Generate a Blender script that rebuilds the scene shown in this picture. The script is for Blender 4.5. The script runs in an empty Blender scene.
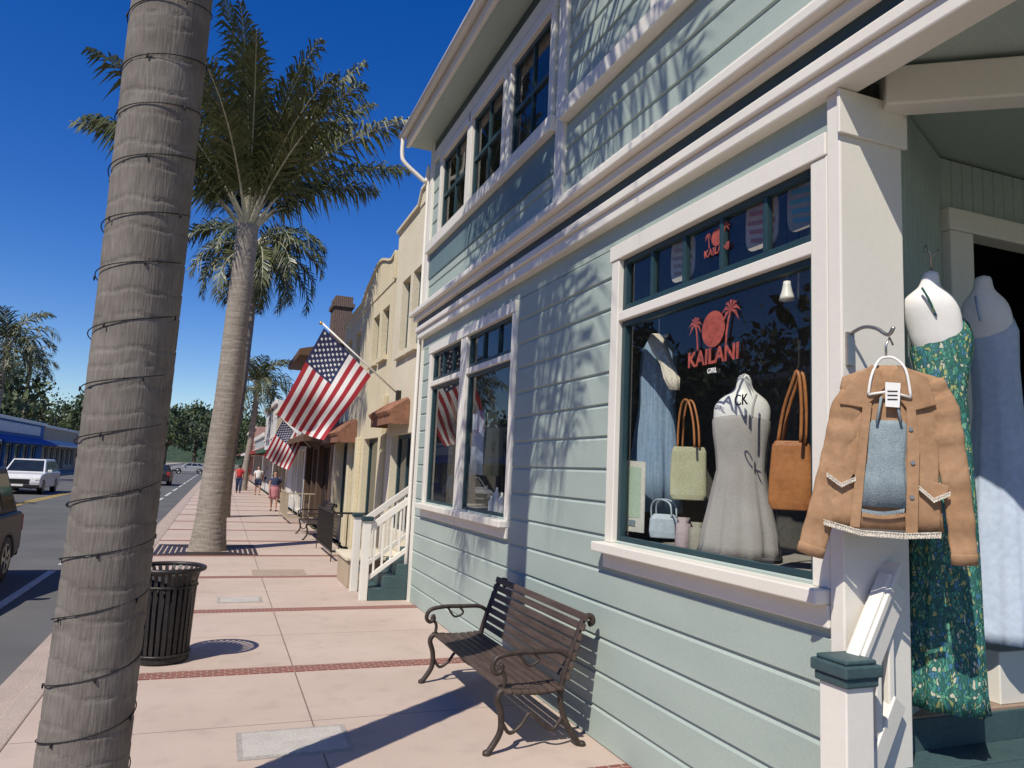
import bpy, bmesh, math, random, bisect
from mathutils import Vector, Matrix
random.seed(7)
R=math.radians; PI=math.pi; sin=math.sin; cos=math.cos
sc=bpy.context.scene; col=sc.collection
V=Vector
# ---------------------------------------------------------------- camera maths
H=1.9; F0=740.0; yaw=R(21.15); pit=R(6.83); rol=R(2.5)
R0=V((cos(yaw),-sin(yaw),0)); FW=V((sin(yaw)*cos(pit),cos(yaw)*cos(pit),sin(pit)))
U0=V((-sin(yaw)*sin(pit),-cos(yaw)*sin(pit),cos(pit)))
CR=R0*cos(rol)+U0*sin(rol); CU=U0*cos(rol)-R0*sin(rol); CAM=V((0,0,H))
def ray(px,py): return CR*(px-512)+CU*(384-py)+FW*F0
def onX(px,py,X=2.71): d=ray(px,py); return CAM+d*(X/d.x)
def onY(px,py,Y): d=ray(px,py); return CAM+d*(Y/d.y)
def onZ(px,py,Z=0.0): d=ray(px,py); return CAM+d*((Z-H)/d.z)
def onP(px,py,C,n): d=ray(px,py); return CAM+d*((C-CAM).dot(n)/d.dot(n))
cd=bpy.data.cameras.new('camera'); cam=bpy.data.objects.new('camera',cd); col.objects.link(cam)
mw=Matrix((CR,CU,-FW)).transposed().to_4x4(); mw.translation=CAM; cam.matrix_world=mw
cd.sensor_width=36; cd.lens=F0/1024*36; cd.clip_end=4000; cd.clip_start=.05; sc.camera=cam
# ---------------------------------------------------------------- light
w=bpy.data.worlds.new('World'); sc.world=w; w.use_nodes=True
nt=w.node_tree; bg=nt.nodes['Background']; sk=nt.nodes.new('ShaderNodeTexSky'); sk.sky_type='NISHITA'
sk.sun_disc=False; sk.sun_elevation=R(50); sk.sun_rotation=R(232); sk.ozone_density=4.5; sk.air_density=1.0; sk.dust_density=.05
hs_=nt.nodes.new('ShaderNodeHueSaturation'); hs_.inputs['Hue'].default_value=.519; hs_.inputs['Saturation'].default_value=1.36; hs_.inputs['Value'].default_value=1.0
nt.links.new(sk.outputs[0],hs_.inputs['Color']); nt.links.new(hs_.outputs[0],bg.inputs[0]); bg.inputs[1].default_value=.122
sd=V((.788*cos(R(50)),.616*cos(R(50)),-sin(R(50))))
ld=bpy.data.lights.new('sun','SUN'); ld.energy=5.0; ld.angle=R(.4); ld.color=(1,.94,.83)
lo=bpy.data.objects.new('sun',ld); col.objects.link(lo); lo.rotation_euler=sd.to_track_quat('-Z','Y').to_euler(); lo.location=(-20,-20,40)
sc.view_settings.view_transform='Standard'; sc.view_settings.look='None'; sc.view_settings.exposure=0
# ---------------------------------------------------------------- materials
def nodes(name):
    m=bpy.data.materials.new(name); m.use_nodes=True; t=m.node_tree; return m,t,t.nodes['Principled BSDF']
def mat(name,c1,c2=None,s=6,rough=.7,bump=0,bs=40,metal=0,st=(1,1,1),fine=.15,st2=(1,1,1),fs=None,spec=.4,alpha=1):
    m,t,b=nodes(name); N=t.nodes.new; L=t.links.new
    c2=c2 or tuple(x*.8 for x in c1)
    tc=N('ShaderNodeTexCoord'); mp=N('ShaderNodeMapping'); mp.inputs['Scale'].default_value=st; L(tc.outputs['Object'],mp.inputs[0])
    n1=N('ShaderNodeTexNoise'); n1.inputs['Scale'].default_value=s; n1.inputs['Detail'].default_value=6; L(mp.outputs[0],n1.inputs['Vector'])
    rp=N('ShaderNodeValToRGB'); rp.color_ramp.elements[0].position=.35; rp.color_ramp.elements[1].position=.68
    rp.color_ramp.elements[0].color=(*c1,1); rp.color_ramp.elements[1].color=(*c2,1); L(n1.outputs[0],rp.inputs[0])
    mp2=N('ShaderNodeMapping'); mp2.inputs['Scale'].default_value=st2; L(tc.outputs['Object'],mp2.inputs[0])
    n2=N('ShaderNodeTexNoise'); n2.inputs['Scale'].default_value=fs or bs; n2.inputs['Detail'].default_value=4; L(mp2.outputs[0],n2.inputs['Vector'])
    mr=N('ShaderNodeMapRange'); mr.inputs[1].default_value=.3; mr.inputs[2].default_value=.7; mr.inputs[3].default_value=1-fine; mr.inputs[4].default_value=1+fine*.6; L(n2.outputs[0],mr.inputs[0])
    mx=N('ShaderNodeMix'); mx.data_type='RGBA'; mx.blend_type='MULTIPLY'; mx.inputs[0].default_value=1
    L(rp.outputs[0],mx.inputs[6]); L(mr.outputs[0],mx.inputs[7]); L(mx.outputs[2],b.inputs['Base Color'])
    b.inputs['Roughness'].default_value=rough; b.inputs['Metallic'].default_value=metal; b.inputs['Specular IOR Level'].default_value=spec; b.inputs['Alpha'].default_value=alpha
    if bump:
        bn=N('ShaderNodeBump'); bn.inputs['Strength'].default_value=bump; bn.inputs['Distance'].default_value=.02
        L(n2.outputs[0],bn.inputs['Height']); L(bn.outputs[0],b.inputs['Normal'])
    return m
def glassmat(name,tint=(.95,.97,.96)):
    m,t,b=nodes(name); N=t.nodes.new; L=t.links.new; t.nodes.remove(b); out=t.nodes['Material Output']
    ge=N('ShaderNodeNewGeometry'); dp=N('ShaderNodeVectorMath'); dp.operation='DOT_PRODUCT'; L(ge.outputs['Incoming'],dp.inputs[0]); L(ge.outputs['Normal'],dp.inputs[1])
    def mth(op,a,v,first=False):
        x=N('ShaderNodeMath'); x.operation=op
        if first: x.inputs[0].default_value=v; L(a,x.inputs[1])
        else: L(a,x.inputs[0]); x.inputs[1].default_value=v
        return x.outputs[0]
    ab=mth('ABSOLUTE',dp.outputs['Value'],0); f=mth('ADD',mth('MULTIPLY',mth('POWER',mth('SUBTRACT',ab,1.0,True),5),.9),.08)
    tr=N('ShaderNodeBsdfTransparent'); tr.inputs[0].default_value=(*tint,1)
    g=N('ShaderNodeBsdfGlossy'); g.inputs['Roughness'].default_value=.0
    n=N('ShaderNodeTexNoise'); n.inputs['Scale'].default_value=.9; bp=N('ShaderNodeBump'); bp.inputs['Strength'].default_value=.05; bp.inputs['Distance'].default_value=.05
    L(n.outputs[0],bp.inputs['Height']); L(bp.outputs[0],g.inputs['Normal'])
    mx=N('ShaderNodeMixShader'); L(f,mx.inputs[0]); L(tr.outputs[0],mx.inputs[1]); L(g.outputs[0],mx.inputs[2]); L(mx.outputs[0],out.inputs[0]); return m
def brickmat(name,c1,c2,mo,scale,st=(1,1,1),rot=(0,0,0)):
    m,t,b=nodes(name); N=t.nodes.new; L=t.links.new
    tc=N('ShaderNodeTexCoord'); mp=N('ShaderNodeMapping'); mp.inputs['Scale'].default_value=st; mp.inputs['Rotation'].default_value=rot; L(tc.outputs['Object'],mp.inputs[0])
    br=N('ShaderNodeTexBrick'); br.inputs['Scale'].default_value=scale; br.inputs['Color1'].default_value=(*c1,1); br.inputs['Color2'].default_value=(*c2,1); br.inputs['Mortar'].default_value=(*mo,1)
    br.inputs['Mortar Size'].default_value=.025; L(mp.outputs[0],br.inputs[0]); L(br.outputs[0],b.inputs['Base Color']); b.inputs['Roughness'].default_value=.85; return m
def pavemat(name):
    m,t,b=nodes(name); N=t.nodes.new; L=t.links.new
    tc=N('ShaderNodeTexCoord'); sx=N('ShaderNodeSeparateXYZ'); L(tc.outputs['Object'],sx.inputs[0])
    def line(o,off,per,wd):
        a=N('ShaderNodeMath'); a.operation='SUBTRACT'; a.inputs[1].default_value=off; L(o,a.inputs[0])
        p=N('ShaderNodeMath'); p.operation='PINGPONG'; p.inputs[1].default_value=per/2; L(a.outputs[0],p.inputs[0])
        c=N('ShaderNodeMath'); c.operation='LESS_THAN'; c.inputs[1].default_value=wd; L(p.outputs[0],c.inputs[0]); return c
    l1=line(sx.outputs[0],.8,2.1,.006); l2=line(sx.outputs[1],5.9,2.93,.005)
    mxl=N('ShaderNodeMath'); mxl.operation='MAXIMUM'; L(l1.outputs[0],mxl.inputs[0]); L(l2.outputs[0],mxl.inputs[1])
    def noise(s,d=6):
        n=N('ShaderNodeTexNoise'); n.inputs['Scale'].default_value=s; n.inputs['Detail'].default_value=d; L(tc.outputs['Object'],n.inputs['Vector']); return n
    n1=noise(.7); r=N('ShaderNodeValToRGB'); r.color_ramp.elements[0].position=.3; r.color_ramp.elements[1].position=.7
    r.color_ramp.elements[0].color=(.47,.365,.30,1); r.color_ramp.elements[1].color=(.54,.43,.36,1); L(n1.outputs[0],r.inputs[0])
    n2=noise(140,3); mr=N('ShaderNodeMapRange'); mr.inputs[1].default_value=.3; mr.inputs[2].default_value=.7; mr.inputs[3].default_value=.84; mr.inputs[4].default_value=1.08; L(n2.outputs[0],mr.inputs[0])
    n3=noise(4.2,9); mr3=N('ShaderNodeMapRange'); mr3.inputs[1].default_value=.52; mr3.inputs[2].default_value=.78; mr3.inputs[3].default_value=1; mr3.inputs[4].default_value=.85; L(n3.outputs[0],mr3.inputs[0])
    def mul(a,bb):
        x=N('ShaderNodeMix'); x.data_type='RGBA'; x.blend_type='MULTIPLY'; x.inputs[0].default_value=1; L(a,x.inputs[6]); L(bb,x.inputs[7]); return x.outputs[2]
    c=mul(mul(r.outputs[0],mr.outputs[0]),mr3.outputs[0])
    vo=N('ShaderNodeTexVoronoi'); vo.inputs['Scale'].default_value=2.9; L(tc.outputs['Object'],vo.inputs['Vector'])
    sp=N('ShaderNodeMath'); sp.operation='LESS_THAN'; sp.inputs[1].default_value=.035; L(vo.outputs['Distance'],sp.inputs[0])
    x=N('ShaderNodeMix'); x.data_type='RGBA'; x.inputs[7].default_value=(.3,.23,.19,1); L(sp.outputs[0],x.inputs[0]); L(c,x.inputs[6])
    x2=N('ShaderNodeMix'); x2.data_type='RGBA'; x2.inputs[7].default_value=(.2,.135,.11,1); L(mxl.outputs[0],x2.inputs[0]); L(x.outputs[2],x2.inputs[6])
    L(x2.outputs[2],b.inputs['Base Color']); b.inputs['Roughness'].default_value=.85
    bn=N('ShaderNodeBump'); bn.inputs['Strength'].default_value=.2; bn.inputs['Distance'].default_value=.01; L(n2.outputs[0],bn.inputs['Height']); L(bn.outputs[0],b.inputs['Normal']); return m
def printmat(name):
    m,t,b=nodes(name); N=t.nodes.new; L=t.links.new; S=64
    tc=N('ShaderNodeTexCoord'); mp=N('ShaderNodeMapping'); mp.inputs['Scale'].default_value=(1.5,1.5,.7); mp.inputs['Rotation'].default_value=(.5,.3,.6); L(tc.outputs['Object'],mp.inputs[0])
    nz=N('ShaderNodeTexNoise'); nz.inputs['Scale'].default_value=16; L(mp.outputs[0],nz.inputs['Vector'])
    mv=N('ShaderNodeMix'); mv.data_type='RGBA'; mv.inputs[0].default_value=.06; L(mp.outputs[0],mv.inputs[6]); L(nz.outputs['Color'],mv.inputs[7])
    vo=N('ShaderNodeTexVoronoi'); vo.inputs['Scale'].default_value=S; L(mv.outputs[2],vo.inputs['Vector'])
    r=N('ShaderNodeValToRGB'); r.color_ramp.interpolation='CONSTANT'; e=r.color_ramp.elements
    e[0].position=0; e[0].color=(.022,.13,.10,1); e[1].position=.26; e[1].color=(.05,.24,.18,1)
    for p,c in ((.46,(.05,.17,.28,1)),(.57,(.34,.36,.13,1)),(.67,(.025,.12,.10,1)),(.82,(.13,.33,.20,1)),(.93,(.48,.48,.36,1))): q=e.new(p); q.color=c
    sx=N('ShaderNodeSeparateColor'); L(vo.outputs['Color'],sx.inputs[0]); L(sx.outputs[0],r.inputs[0])
    ed=N('ShaderNodeTexVoronoi'); ed.feature='DISTANCE_TO_EDGE'; ed.inputs['Scale'].default_value=S; L(mv.outputs[2],ed.inputs['Vector'])
    lt=N('ShaderNodeMath'); lt.operation='LESS_THAN'; lt.inputs[1].default_value=.09; L(ed.outputs['Distance'],lt.inputs[0])
    x=N('ShaderNodeMix'); x.data_type='RGBA'; x.inputs[7].default_value=(.014,.075,.066,1); L(lt.outputs[0],x.inputs[0]); L(r.outputs[0],x.inputs[6]); L(x.outputs[2],b.inputs['Base Color']); b.inputs['Roughness'].default_value=.7; return m
M={}
M['aqua']=mat('aqua paint',(.375,.44,.395),(.335,.40,.36),s=1.1,rough=.6,bump=.06,bs=60,fine=.06,st=(1,1,3))
M['aqua_board']=mat('aqua board paint',(.38,.45,.41),(.35,.415,.375),s=2,rough=.6,bump=.1,bs=50,fine=.08)  # slightly paler aqua for entry boards, ceiling, soffit and side walls
M['teal']=mat('dark teal paint',(.018,.045,.055),(.024,.055,.064),s=3,rough=.4,fine=.1)
M['tealgrey']=mat('teal grey paint',(.055,.10,.105),(.045,.08,.085),s=4,rough=.5,bump=.1,fine=.15)
M['panel']=mat('mid teal panel',(.15,.22,.225),(.125,.185,.19),s=2,rough=.5,fine=.08)
M['white']=mat('white paint',(.76,.72,.64),(.715,.675,.595),s=1.2,rough=.42,bump=.02,bs=30,fine=.025)
M['plastic']=mat('white plastic',(.80,.78,.74),(.76,.74,.70),rough=.35,fine=.03)
M['black']=mat('black iron',(.018,.016,.015),(.03,.025,.022),s=20,rough=.45,bump=.1,fine=.2)
M['iron']=mat('brown iron',(.035,.025,.02),(.055,.038,.03),s=15,rough=.5,bump=.1,fine=.25)
M['slat']=mat('worn dark slat',(.062,.042,.033),(.105,.074,.058),s=5,rough=.55,bump=.2,bs=60,st=(6,.6,6),st2=(4,.3,4),fine=.3)
M['steel']=mat('brushed metal',(.45,.43,.4),rough=.35,metal=.9,fine=.1)
M['pave']=pavemat('pink concrete'); M['brickband']=brickmat('band brick',(.24,.075,.055),(.18,.06,.045),(.36,.27,.22),5)
M['kerb']=mat('kerb concrete',(.44,.35,.295),(.37,.295,.25),s=2,rough=.9,bump=.2,bs=60,fine=.2)
M['road']=mat('asphalt',(.10,.099,.097),(.135,.132,.128),s=.5,rough=.85,bump=.3,bs=90,fine=.25)
M['ground']=mat('ground',(.2,.18,.13),(.12,.13,.07),s=.05,rough=.95,fine=.2,bs=3)
M['linew']=mat('line white',(.62,.62,.6),(.45,.45,.44),s=8,rough=.8,fine=.2)
M['liney']=mat('line yellow',(.55,.36,.05),(.4,.28,.06),s=8,rough=.8,fine=.2)
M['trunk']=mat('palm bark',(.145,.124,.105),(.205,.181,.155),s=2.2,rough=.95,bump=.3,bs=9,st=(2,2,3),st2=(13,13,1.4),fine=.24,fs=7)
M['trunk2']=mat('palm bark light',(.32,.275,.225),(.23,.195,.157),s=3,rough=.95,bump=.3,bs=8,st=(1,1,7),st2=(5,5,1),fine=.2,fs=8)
M['leaf']=mat('palm leaf',(.062,.078,.026),(.12,.125,.048),s=.9,rough=.42,fine=.3,bs=4)
M['leafdry']=mat('pale leaf base',(.48,.45,.34),(.36,.35,.23),s=3,rough=.6,fine=.2,bs=10)
M['tree1']=mat('tree leaf dark',(.03,.05,.02),(.055,.08,.03),s=.4,rough=.6,fine=.3,bs=2)
M['tree2']=mat('tree leaf light',(.06,.085,.03),(.09,.11,.04),s=.4,rough=.6,fine=.3,bs=2)
M['wood']=mat('trunk wood',(.12,.085,.06),(.08,.06,.045),s=3,rough=.9,fine=.2)
M['hill']=mat('dry hill',(.20,.17,.11),(.10,.105,.055),s=.03,rough=.95,fine=.2,bs=.3)
M['plank']=mat('floor wood',(.36,.26,.20),(.29,.20,.15),s=3,rough=.6,st=(1,8,8),fine=.2)
M['glass']=glassmat('window glass'); M['darkglass']=mat('dark pane',(.012,.016,.02),(.02,.026,.03),s=2,rough=.06,fine=.1,spec=.8)
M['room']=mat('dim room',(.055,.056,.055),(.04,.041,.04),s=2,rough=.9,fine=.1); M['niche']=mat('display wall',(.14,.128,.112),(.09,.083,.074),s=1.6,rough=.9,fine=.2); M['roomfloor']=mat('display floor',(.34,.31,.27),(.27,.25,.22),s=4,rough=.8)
M['flagr']=mat('flag red',(.36,.02,.03),(.30,.016,.025),s=5,rough=.8,fine=.08); M['flagw']=mat('flag white',(.75,.72,.70),(.68,.65,.62),s=5,rough=.8,fine=.05); M['flagb']=mat('flag blue',(.015,.02,.07),(.02,.025,.085),s=5,rough=.8,fine=.08)
M['suede']=mat('tan suede',(.40,.245,.142),(.325,.19,.104),s=6,rough=1,bump=.12,bs=30,fine=.14,spec=.05)
M['denim']=mat('washed denim',(.21,.265,.29),(.29,.345,.365),s=14,rough=.95,bump=.3,bs=180,fine=.25,spec=.1)
M['lace']=mat('cream lace',(.72,.65,.54),(.58,.52,.42),s=60,rough=.9,bump=.5,bs=140,fine=.35)
M['print']=printmat('green botanical print')
M['bluedress']=mat('pale blue cloth',(.50,.57,.68),(.44,.51,.62),s=4,rough=.9,bump=.1,bs=30,fine=.1,spec=.15)
M['greydress']=mat('grey knit',(.40,.372,.345),(.34,.315,.293),s=5,rough=.95,bump=.2,bs=120,fine=.1,spec=.15)
M['stripedress']=mat('blue striped cloth',(.26,.36,.48),(.17,.25,.36),s=18,rough=.9,st=(6,6,.1),fine=.1)
M['tan']=mat('tan leather',(.42,.17,.055),(.34,.125,.04),s=6,rough=.45,bump=.1,fine=.15); M['olive']=mat('pale olive canvas',(.46,.45,.30),(.40,.39,.25),s=6,rough=.9,bump=.2,bs=90)
M['palebag']=mat('pale blue leather',(.42,.48,.52),(.36,.42,.46),s=5,rough=.5); M['coral']=mat('coral sign paint',(.46,.10,.075),(.33,.07,.055),s=14,rough=.7,fine=.3,alpha=.8)
M['cardbg']=mat('pale green card',(.5,.6,.45),(.42,.55,.42),s=20,rough=.6); M['cardfg']=mat('cream card',(.75,.72,.62),rough=.6)
M['skin']=mat('skin',(.50,.30,.21),(.45,.26,.18),s=8,rough=.55,fine=.05); M['hair']=mat('dark hair',(.03,.02,.014),rough=.5)
M['ink']=mat('black ink',(.01,.01,.01),rough=.6)
def cm(n,c,rough=.8,**k):
    if n not in M: M[n]=mat(n,c,tuple(x*.86 for x in c),s=k.pop('s',1.2),rough=rough,**k)
    return M[n]
# ---------------------------------------------------------------- mesh builder
def rootloc(o):
    s=V((0,0,0))
    while o: s+=o.location; o=o.parent
    return s
class MB:
    def __init__(s): s.v=[]; s.f=[]; s.m=[]; s.k=0
    def add(s,vs,fs,k=None):
        o=len(s.v); s.v+=[tuple(v) for v in vs]
        for f in fs: s.f.append([o+i for i in f]); s.m.append(s.k if k is None else k)
        return s
    def box(s,x0,x1,y0,y1,z0,z1):
        return s.add([(x,y,z) for x in (x0,x1) for y in (y0,y1) for z in (z0,z1)],[(0,1,3,2),(4,6,7,5),(0,4,5,1),(2,3,7,6),(0,2,6,4),(1,5,7,3)])
    def obox(s,c,a,b,d):
        c=V(c);a=V(a);b=V(b);d=V(d)
        return s.add([c+a*i+b*j+d*k for i in (-1,1) for j in (-1,1) for k in (-1,1)],[(0,1,3,2),(4,6,7,5),(0,4,5,1),(2,3,7,6),(0,2,6,4),(1,5,7,3)])
    def bar(s,p,q,w,h,up=(0,0,1)):
        p=V(p);q=V(q);d=(q-p); l=d.length; d.normalize(); u=V(up)
        if abs(d.dot(u))>.98: u=V((0,1,0))
        x=d.cross(u).normalized(); u=x.cross(d)
        return s.obox((p+q)/2,d*l/2,x*w/2,u*h/2)
    def tube(s,pts,r,n=8,cap=True,flat=1,ref=None):
        pts=[V(p) for p in pts]; m=len(pts); rs=r if isinstance(r,(list,tuple)) else [r]*m
        o=len(s.v); u=None
        for i,p in enumerate(pts):
            d=(pts[min(i+1,m-1)]-pts[max(i-1,0)])
            d=d.normalized() if d.length>1e-9 else V((0,0,1))
            if u is None:
                a=V(ref) if ref else (V((0,0,1)) if abs(d.z)<.9 else V((1,0,0)))
                u=(a-d*a.dot(d)).normalized()
            else: u=(u-d*u.dot(d)).normalized()
            vv=d.cross(u)
            for j in range(n):
                t=2*PI*j/n; s.v.append(tuple(p+(u*cos(t)*flat+vv*sin(t))*rs[i]))
        for i in range(m-1):
            for j in range(n):
                a=o+i*n+j; b=o+i*n+(j+1)%n; s.f.append([a,b,b+n,a+n]); s.m.append(s.k)
        if cap: s.f.append([o+j for j in range(n)]); s.f.append([o+(m-1)*n+j for j in range(n)]); s.m+=[s.k,s.k]
        return s
    def loft(s,rows,n=24,cap=True,fold=0,k=9,e=1,ph=0):
        o=len(s.v); m=len(rows)
        for i,r in enumerate(rows):
            cx,cy_,z,a,b,rt=r; fa=fold*(i/max(1,m-1))**1.3
            for j in range(n):
                t=2*PI*j/n; ff=1+fa*(sin(k*t+ph+.5*sin(i*.7))+.4*sin((k*2+1)*t+1.7))
                ct=math.copysign(abs(cos(t))**e,cos(t)); st_=math.copysign(abs(sin(t))**e,sin(t))
                x=a*ct*ff; y=b*st_*ff
                s.v.append((cx+x*cos(rt)-y*sin(rt),cy_+x*sin(rt)+y*cos(rt),z))
        for i in range(m-1):
            for j in range(n):
                a=o+i*n+j; b=o+i*n+(j+1)%n; s.f.append([a,b,b+n,a+n]); s.m.append(s.k)
        if cap: s.f.append([o+j for j in range(n)]); s.f.append([o+(m-1)*n+j for j in range(n)]); s.m+=[s.k,s.k]
        return s
    def lathe(s,c,prof,n=24,cap=True): return s.loft([(c[0],c[1],c[2]+z,r,r,0) for r,z in prof],n,cap)
    def prism(s,poly,fa,fb):
        n=len(poly); a=[fa(*p) for p in poly]; b=[fb(*p) for p in poly]
        return s.add(a+b,[list(range(n)),list(range(2*n-1,n-1,-1))]+[[i,(i+1)%n,n+(i+1)%n,n+i] for i in range(n)])
    def build(s,name,m,parent=None,smooth=False,bevel=0,local=False):
        me=bpy.data.meshes.new(name); off=V((0,0,0))
        if parent and not local: off=rootloc(parent)
        me.from_pydata([(x-off.x,y-off.y,z-off.z) for x,y,z in s.v],[],s.f)
        for q in (m if isinstance(m,(list,tuple)) else [m]): me.materials.append(M[q] if isinstance(q,str) else q)
        for p,k in zip(me.polygons,s.m): p.material_index=k; p.use_smooth=smooth
        bm=bmesh.new(); bm.from_mesh(me); bmesh.ops.recalc_face_normals(bm,faces=bm.faces); bm.to_mesh(me); bm.free()
        o=bpy.data.objects.new(name,me); col.objects.link(o)
        if parent: o.parent=parent
        if bevel:
            bv=o.modifiers.new('bevel','BEVEL'); bv.width=bevel; bv.segments=2; bv.limit_method='ANGLE'
        return o
def tag(o,label,cat,group=None):
    o['label']=label; o['category']=cat
    if group: o['group']=group
    return o
def thing(name,label,cat,loc=(0,0,0),rz=0,group=None):
    o=bpy.data.objects.new(name,None); o.empty_display_size=.2; col.objects.link(o); o.location=loc; o.rotation_euler=(0,0,rz); return tag(o,label,cat,group)
def copytree(o,loc=None,rz=None,label=None,parent=None,scale=None,group=None):
    c=o.copy(); col.objects.link(c)
    if parent: c.parent=parent
    if loc is not None: c.location=loc
    if rz is not None: c.rotation_euler=(0,0,rz)
    if scale: c.scale=(scale,)*3
    if label: c['label']=label
    if group: c['group']=group
    for ch in list(o.children): copytree(ch,parent=c)
    return c
def struct(o): o['kind']='structure'; return o
def text(body,size,name,m,parent,org,xa,ya,ext=.002,offset=0):
    cu=bpy.data.curves.new('t','FONT'); cu.body=body; cu.align_x='CENTER'; cu.size=size; cu.extrude=ext; cu.offset=offset
    ob=bpy.data.objects.new('t',cu); col.objects.link(ob); dg=bpy.context.evaluated_depsgraph_get()
    me=bpy.data.meshes.new_from_object(ob.evaluated_get(dg)); bpy.data.objects.remove(ob)
    xa=V(xa).normalized(); ya=V(ya).normalized(); n=xa.cross(ya); mt=Matrix((xa,ya,n)).transposed().to_4x4()
    mt.translation=V(org)-(rootloc(parent) if parent else V((0,0,0))); me.transform(mt); me.materials.clear(); me.materials.append(M[m])
    o=bpy.data.objects.new(name,me); col.objects.link(o)
    if parent: o.parent=parent
    return o
def pxloft(mb,rows,pos,dr=.6,n=32,fold=0,k=9,e=1,rot=None,cap=True):
    rr=[]
    for r in rows:
        p=pos(r[0],r[1]); d=ray(r[0],r[1]); t=(p-CAM).length/d.length
        rt=rot if rot is not None else math.atan2(-d.x,d.y); q=r[3] if len(r)>3 else dr
        rr.append((p.x,p.y,p.z,r[2]*t,r[2]*t*q,rt))
    return mb.loft(rr,n,cap,fold,k,e)
def sp(pts,n=5):
    out=[]; P=[V(p) for p in pts]
    for i in range(len(P)-1):
        p0=P[max(i-1,0)];p1=P[i];p2=P[i+1];p3=P[min(i+2,len(P)-1)]
        for k in range(n):
            t=k/n; out.append(.5*((2*p1)+(p2-p0)*t+(2*p0-5*p1+4*p2-p3)*t*t+(-p0+3*p1-3*p2+p3)*t**3))
    out.append(P[-1]); return out
WX=2.71
pX=lambda X:(lambda px,py:onX(px,py,X)); pY=lambda Y:(lambda px,py:onY(px,py,Y))
# ---------------------------------------------------------------- ground
KX=-1.3; LKX=-13.6
struct(MB().box(-900,900,-300,1500,-.6,-.16).build('ground','ground'))
struct(MB().box(LKX-.3,KX-.12,-20,330,-.3,-.145).build('road','road'))
sw=struct(MB().box(KX+.16,2.75,-6,160,-.3,0).build('sidewalk','pave'))
kb=MB(); y=-6
while y<160: kb.box(KX-.02,KX+.155,y,y+2.92,-.3,.002); y+=2.93
struct(kb.build('kerb','kerb',bevel=.012))
struct(MB().box(KX-.32,KX-.02,-6,160,-.3,-.138).build('gutter','kerb'))
struct(MB().box(LKX-3,LKX,-6,330,-.3,0).build('far_sidewalk','kerb'))
for i in range(20):
    yb=4.44+i*2.93
    MB().box(KX+.165,2.70,yb-.105,yb+.105,-.02,.005).build('brick_band','brickband',sw)
rm=MB(); rm.box(-2.62,-2.50,8,15.2,-.2,-.140)
for a in range(16,120,7): rm.box(-2.62,-2.50,a,a+5,-.2,-.140)
struct(rm.build('edge_line','linew'))
ym=MB(); ym.box(-7.35,-7.23,-10,300,-.2,-.140); ym.box(-7.12,-7.0,-10,300,-.2,-.140); struct(ym.build('centre_line','liney'))
def cover(px0,px1,py,ly,label,m):
    a=onZ(px0,py); b=onZ(px1,py); yc=(a.y+b.y)/2
    o=thing('utility_cover',label,'utility cover',((a.x+b.x)/2,yc,0))
    MB().box(a.x,b.x,yc-ly/2,yc+ly/2,-.02,.006).build('frame',m,o)
    s=MB(); s.box(a.x+.04,b.x-.04,yc-ly/2+.04,yc+ly/2-.04,.0,.011)
    s.box((a.x+b.x)/2-.08,(a.x+b.x)/2+.08,yc-.03,yc+.03,.0112,.0135); s.build('lid','plate3' if m=='plate' else m,o,bevel=.002)
cm('plate',(.40,.36,.32),s=5,bump=.3,bs=80,fine=.25); cm('plate3',(.52,.48,.43),s=5,bump=.3,bs=80,fine=.25); cm('plate2',(.40,.31,.24),s=5,bump=.3,bs=80)
cover(236,352,742,.52,'pale grey rectangular utility cover in the pavement in front of the bench','plate')
cover(217,262,600,.45,'small pale utility cover set in the pavement past the litter bin','plate')
cover(252,306,573,.8,'brownish utility cover in the pavement furthest from the bench','plate2')
# ---------------------------------------------------------------- shop building
shop=thing('shop_building','pale aqua two storey clapboard shop with white trim and display windows','building',(WX,6,0))
def siding(mb,X,y0,y1,z0,z1,ops,h=.245,d=.016):
    prof=[(0,0),(.035,1),(.88,.85),(.94,.1),(1,0)]
    def off(f):
        for (a,oa),(b,ob) in zip(prof,prof[1:]):
            if f<=b: return (oa+(ob-oa)*(f-a)/(b-a))*d
        return 0
    za=z0
    while za<z1-1e-4:
        zb=min(za+h,z1); cuts={za,zb}
        for f,_ in prof:
            if za+f*h<zb: cuts.add(za+f*h)
        for o in ops:
            for q in o[2:4]:
                if za<q<zb: cuts.add(q)
        cs=sorted(cuts)
        for a,b in zip(cs,cs[1:]):
            iv=[(y0,y1)]
            for o in ops:
                if o[2]<(a+b)/2<o[3]:
                    nv=[]
                    for p,q in iv:
                        if o[1]<=p or o[0]>=q: nv.append((p,q)); continue
                        if o[0]>p: nv.append((p,o[0]))
                        if o[1]<q: nv.append((o[1],q))
                    iv=nv
            xa=X-off((a-za)/h+1e-6); xb=X-off((b-za)/h-1e-6)
            for p,q in iv: mb.add([(xa,p,a),(xa,q,a),(xb,q,b),(xb,p,b)],[(0,1,2,3)])
        za=zb
ZB,ZT,ZM=1.45,3.53,3.09
wins=[(2.83,4.78,5),(6.98,8.48,3),(8.72,10.12,3)]
ops=[(a,b,ZB,ZT) for a,b,_ in wins]
s=MB(); siding(s,WX,2.716,10.75,0,3.66,ops); s.build('siding','aqua',shop)
YN=-.6
uy=[(onX(553,90).y,onX(515,90).y),(onX(505,140).y,onX(475,140).y),(onX(468,190).y,onX(444,190).y)]
uz0,uz1=5.27,6.42
uw=[(a,b) for a,b in uy]+[(2.9,4.3),(.6,2.0)]
up=[(a,b,uz0,uz1) for a,b in uw]
s=MB(); siding(s,WX,YN,10.75,4.36,6.92,up); s.build('upper_siding','aqua',shop)
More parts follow.
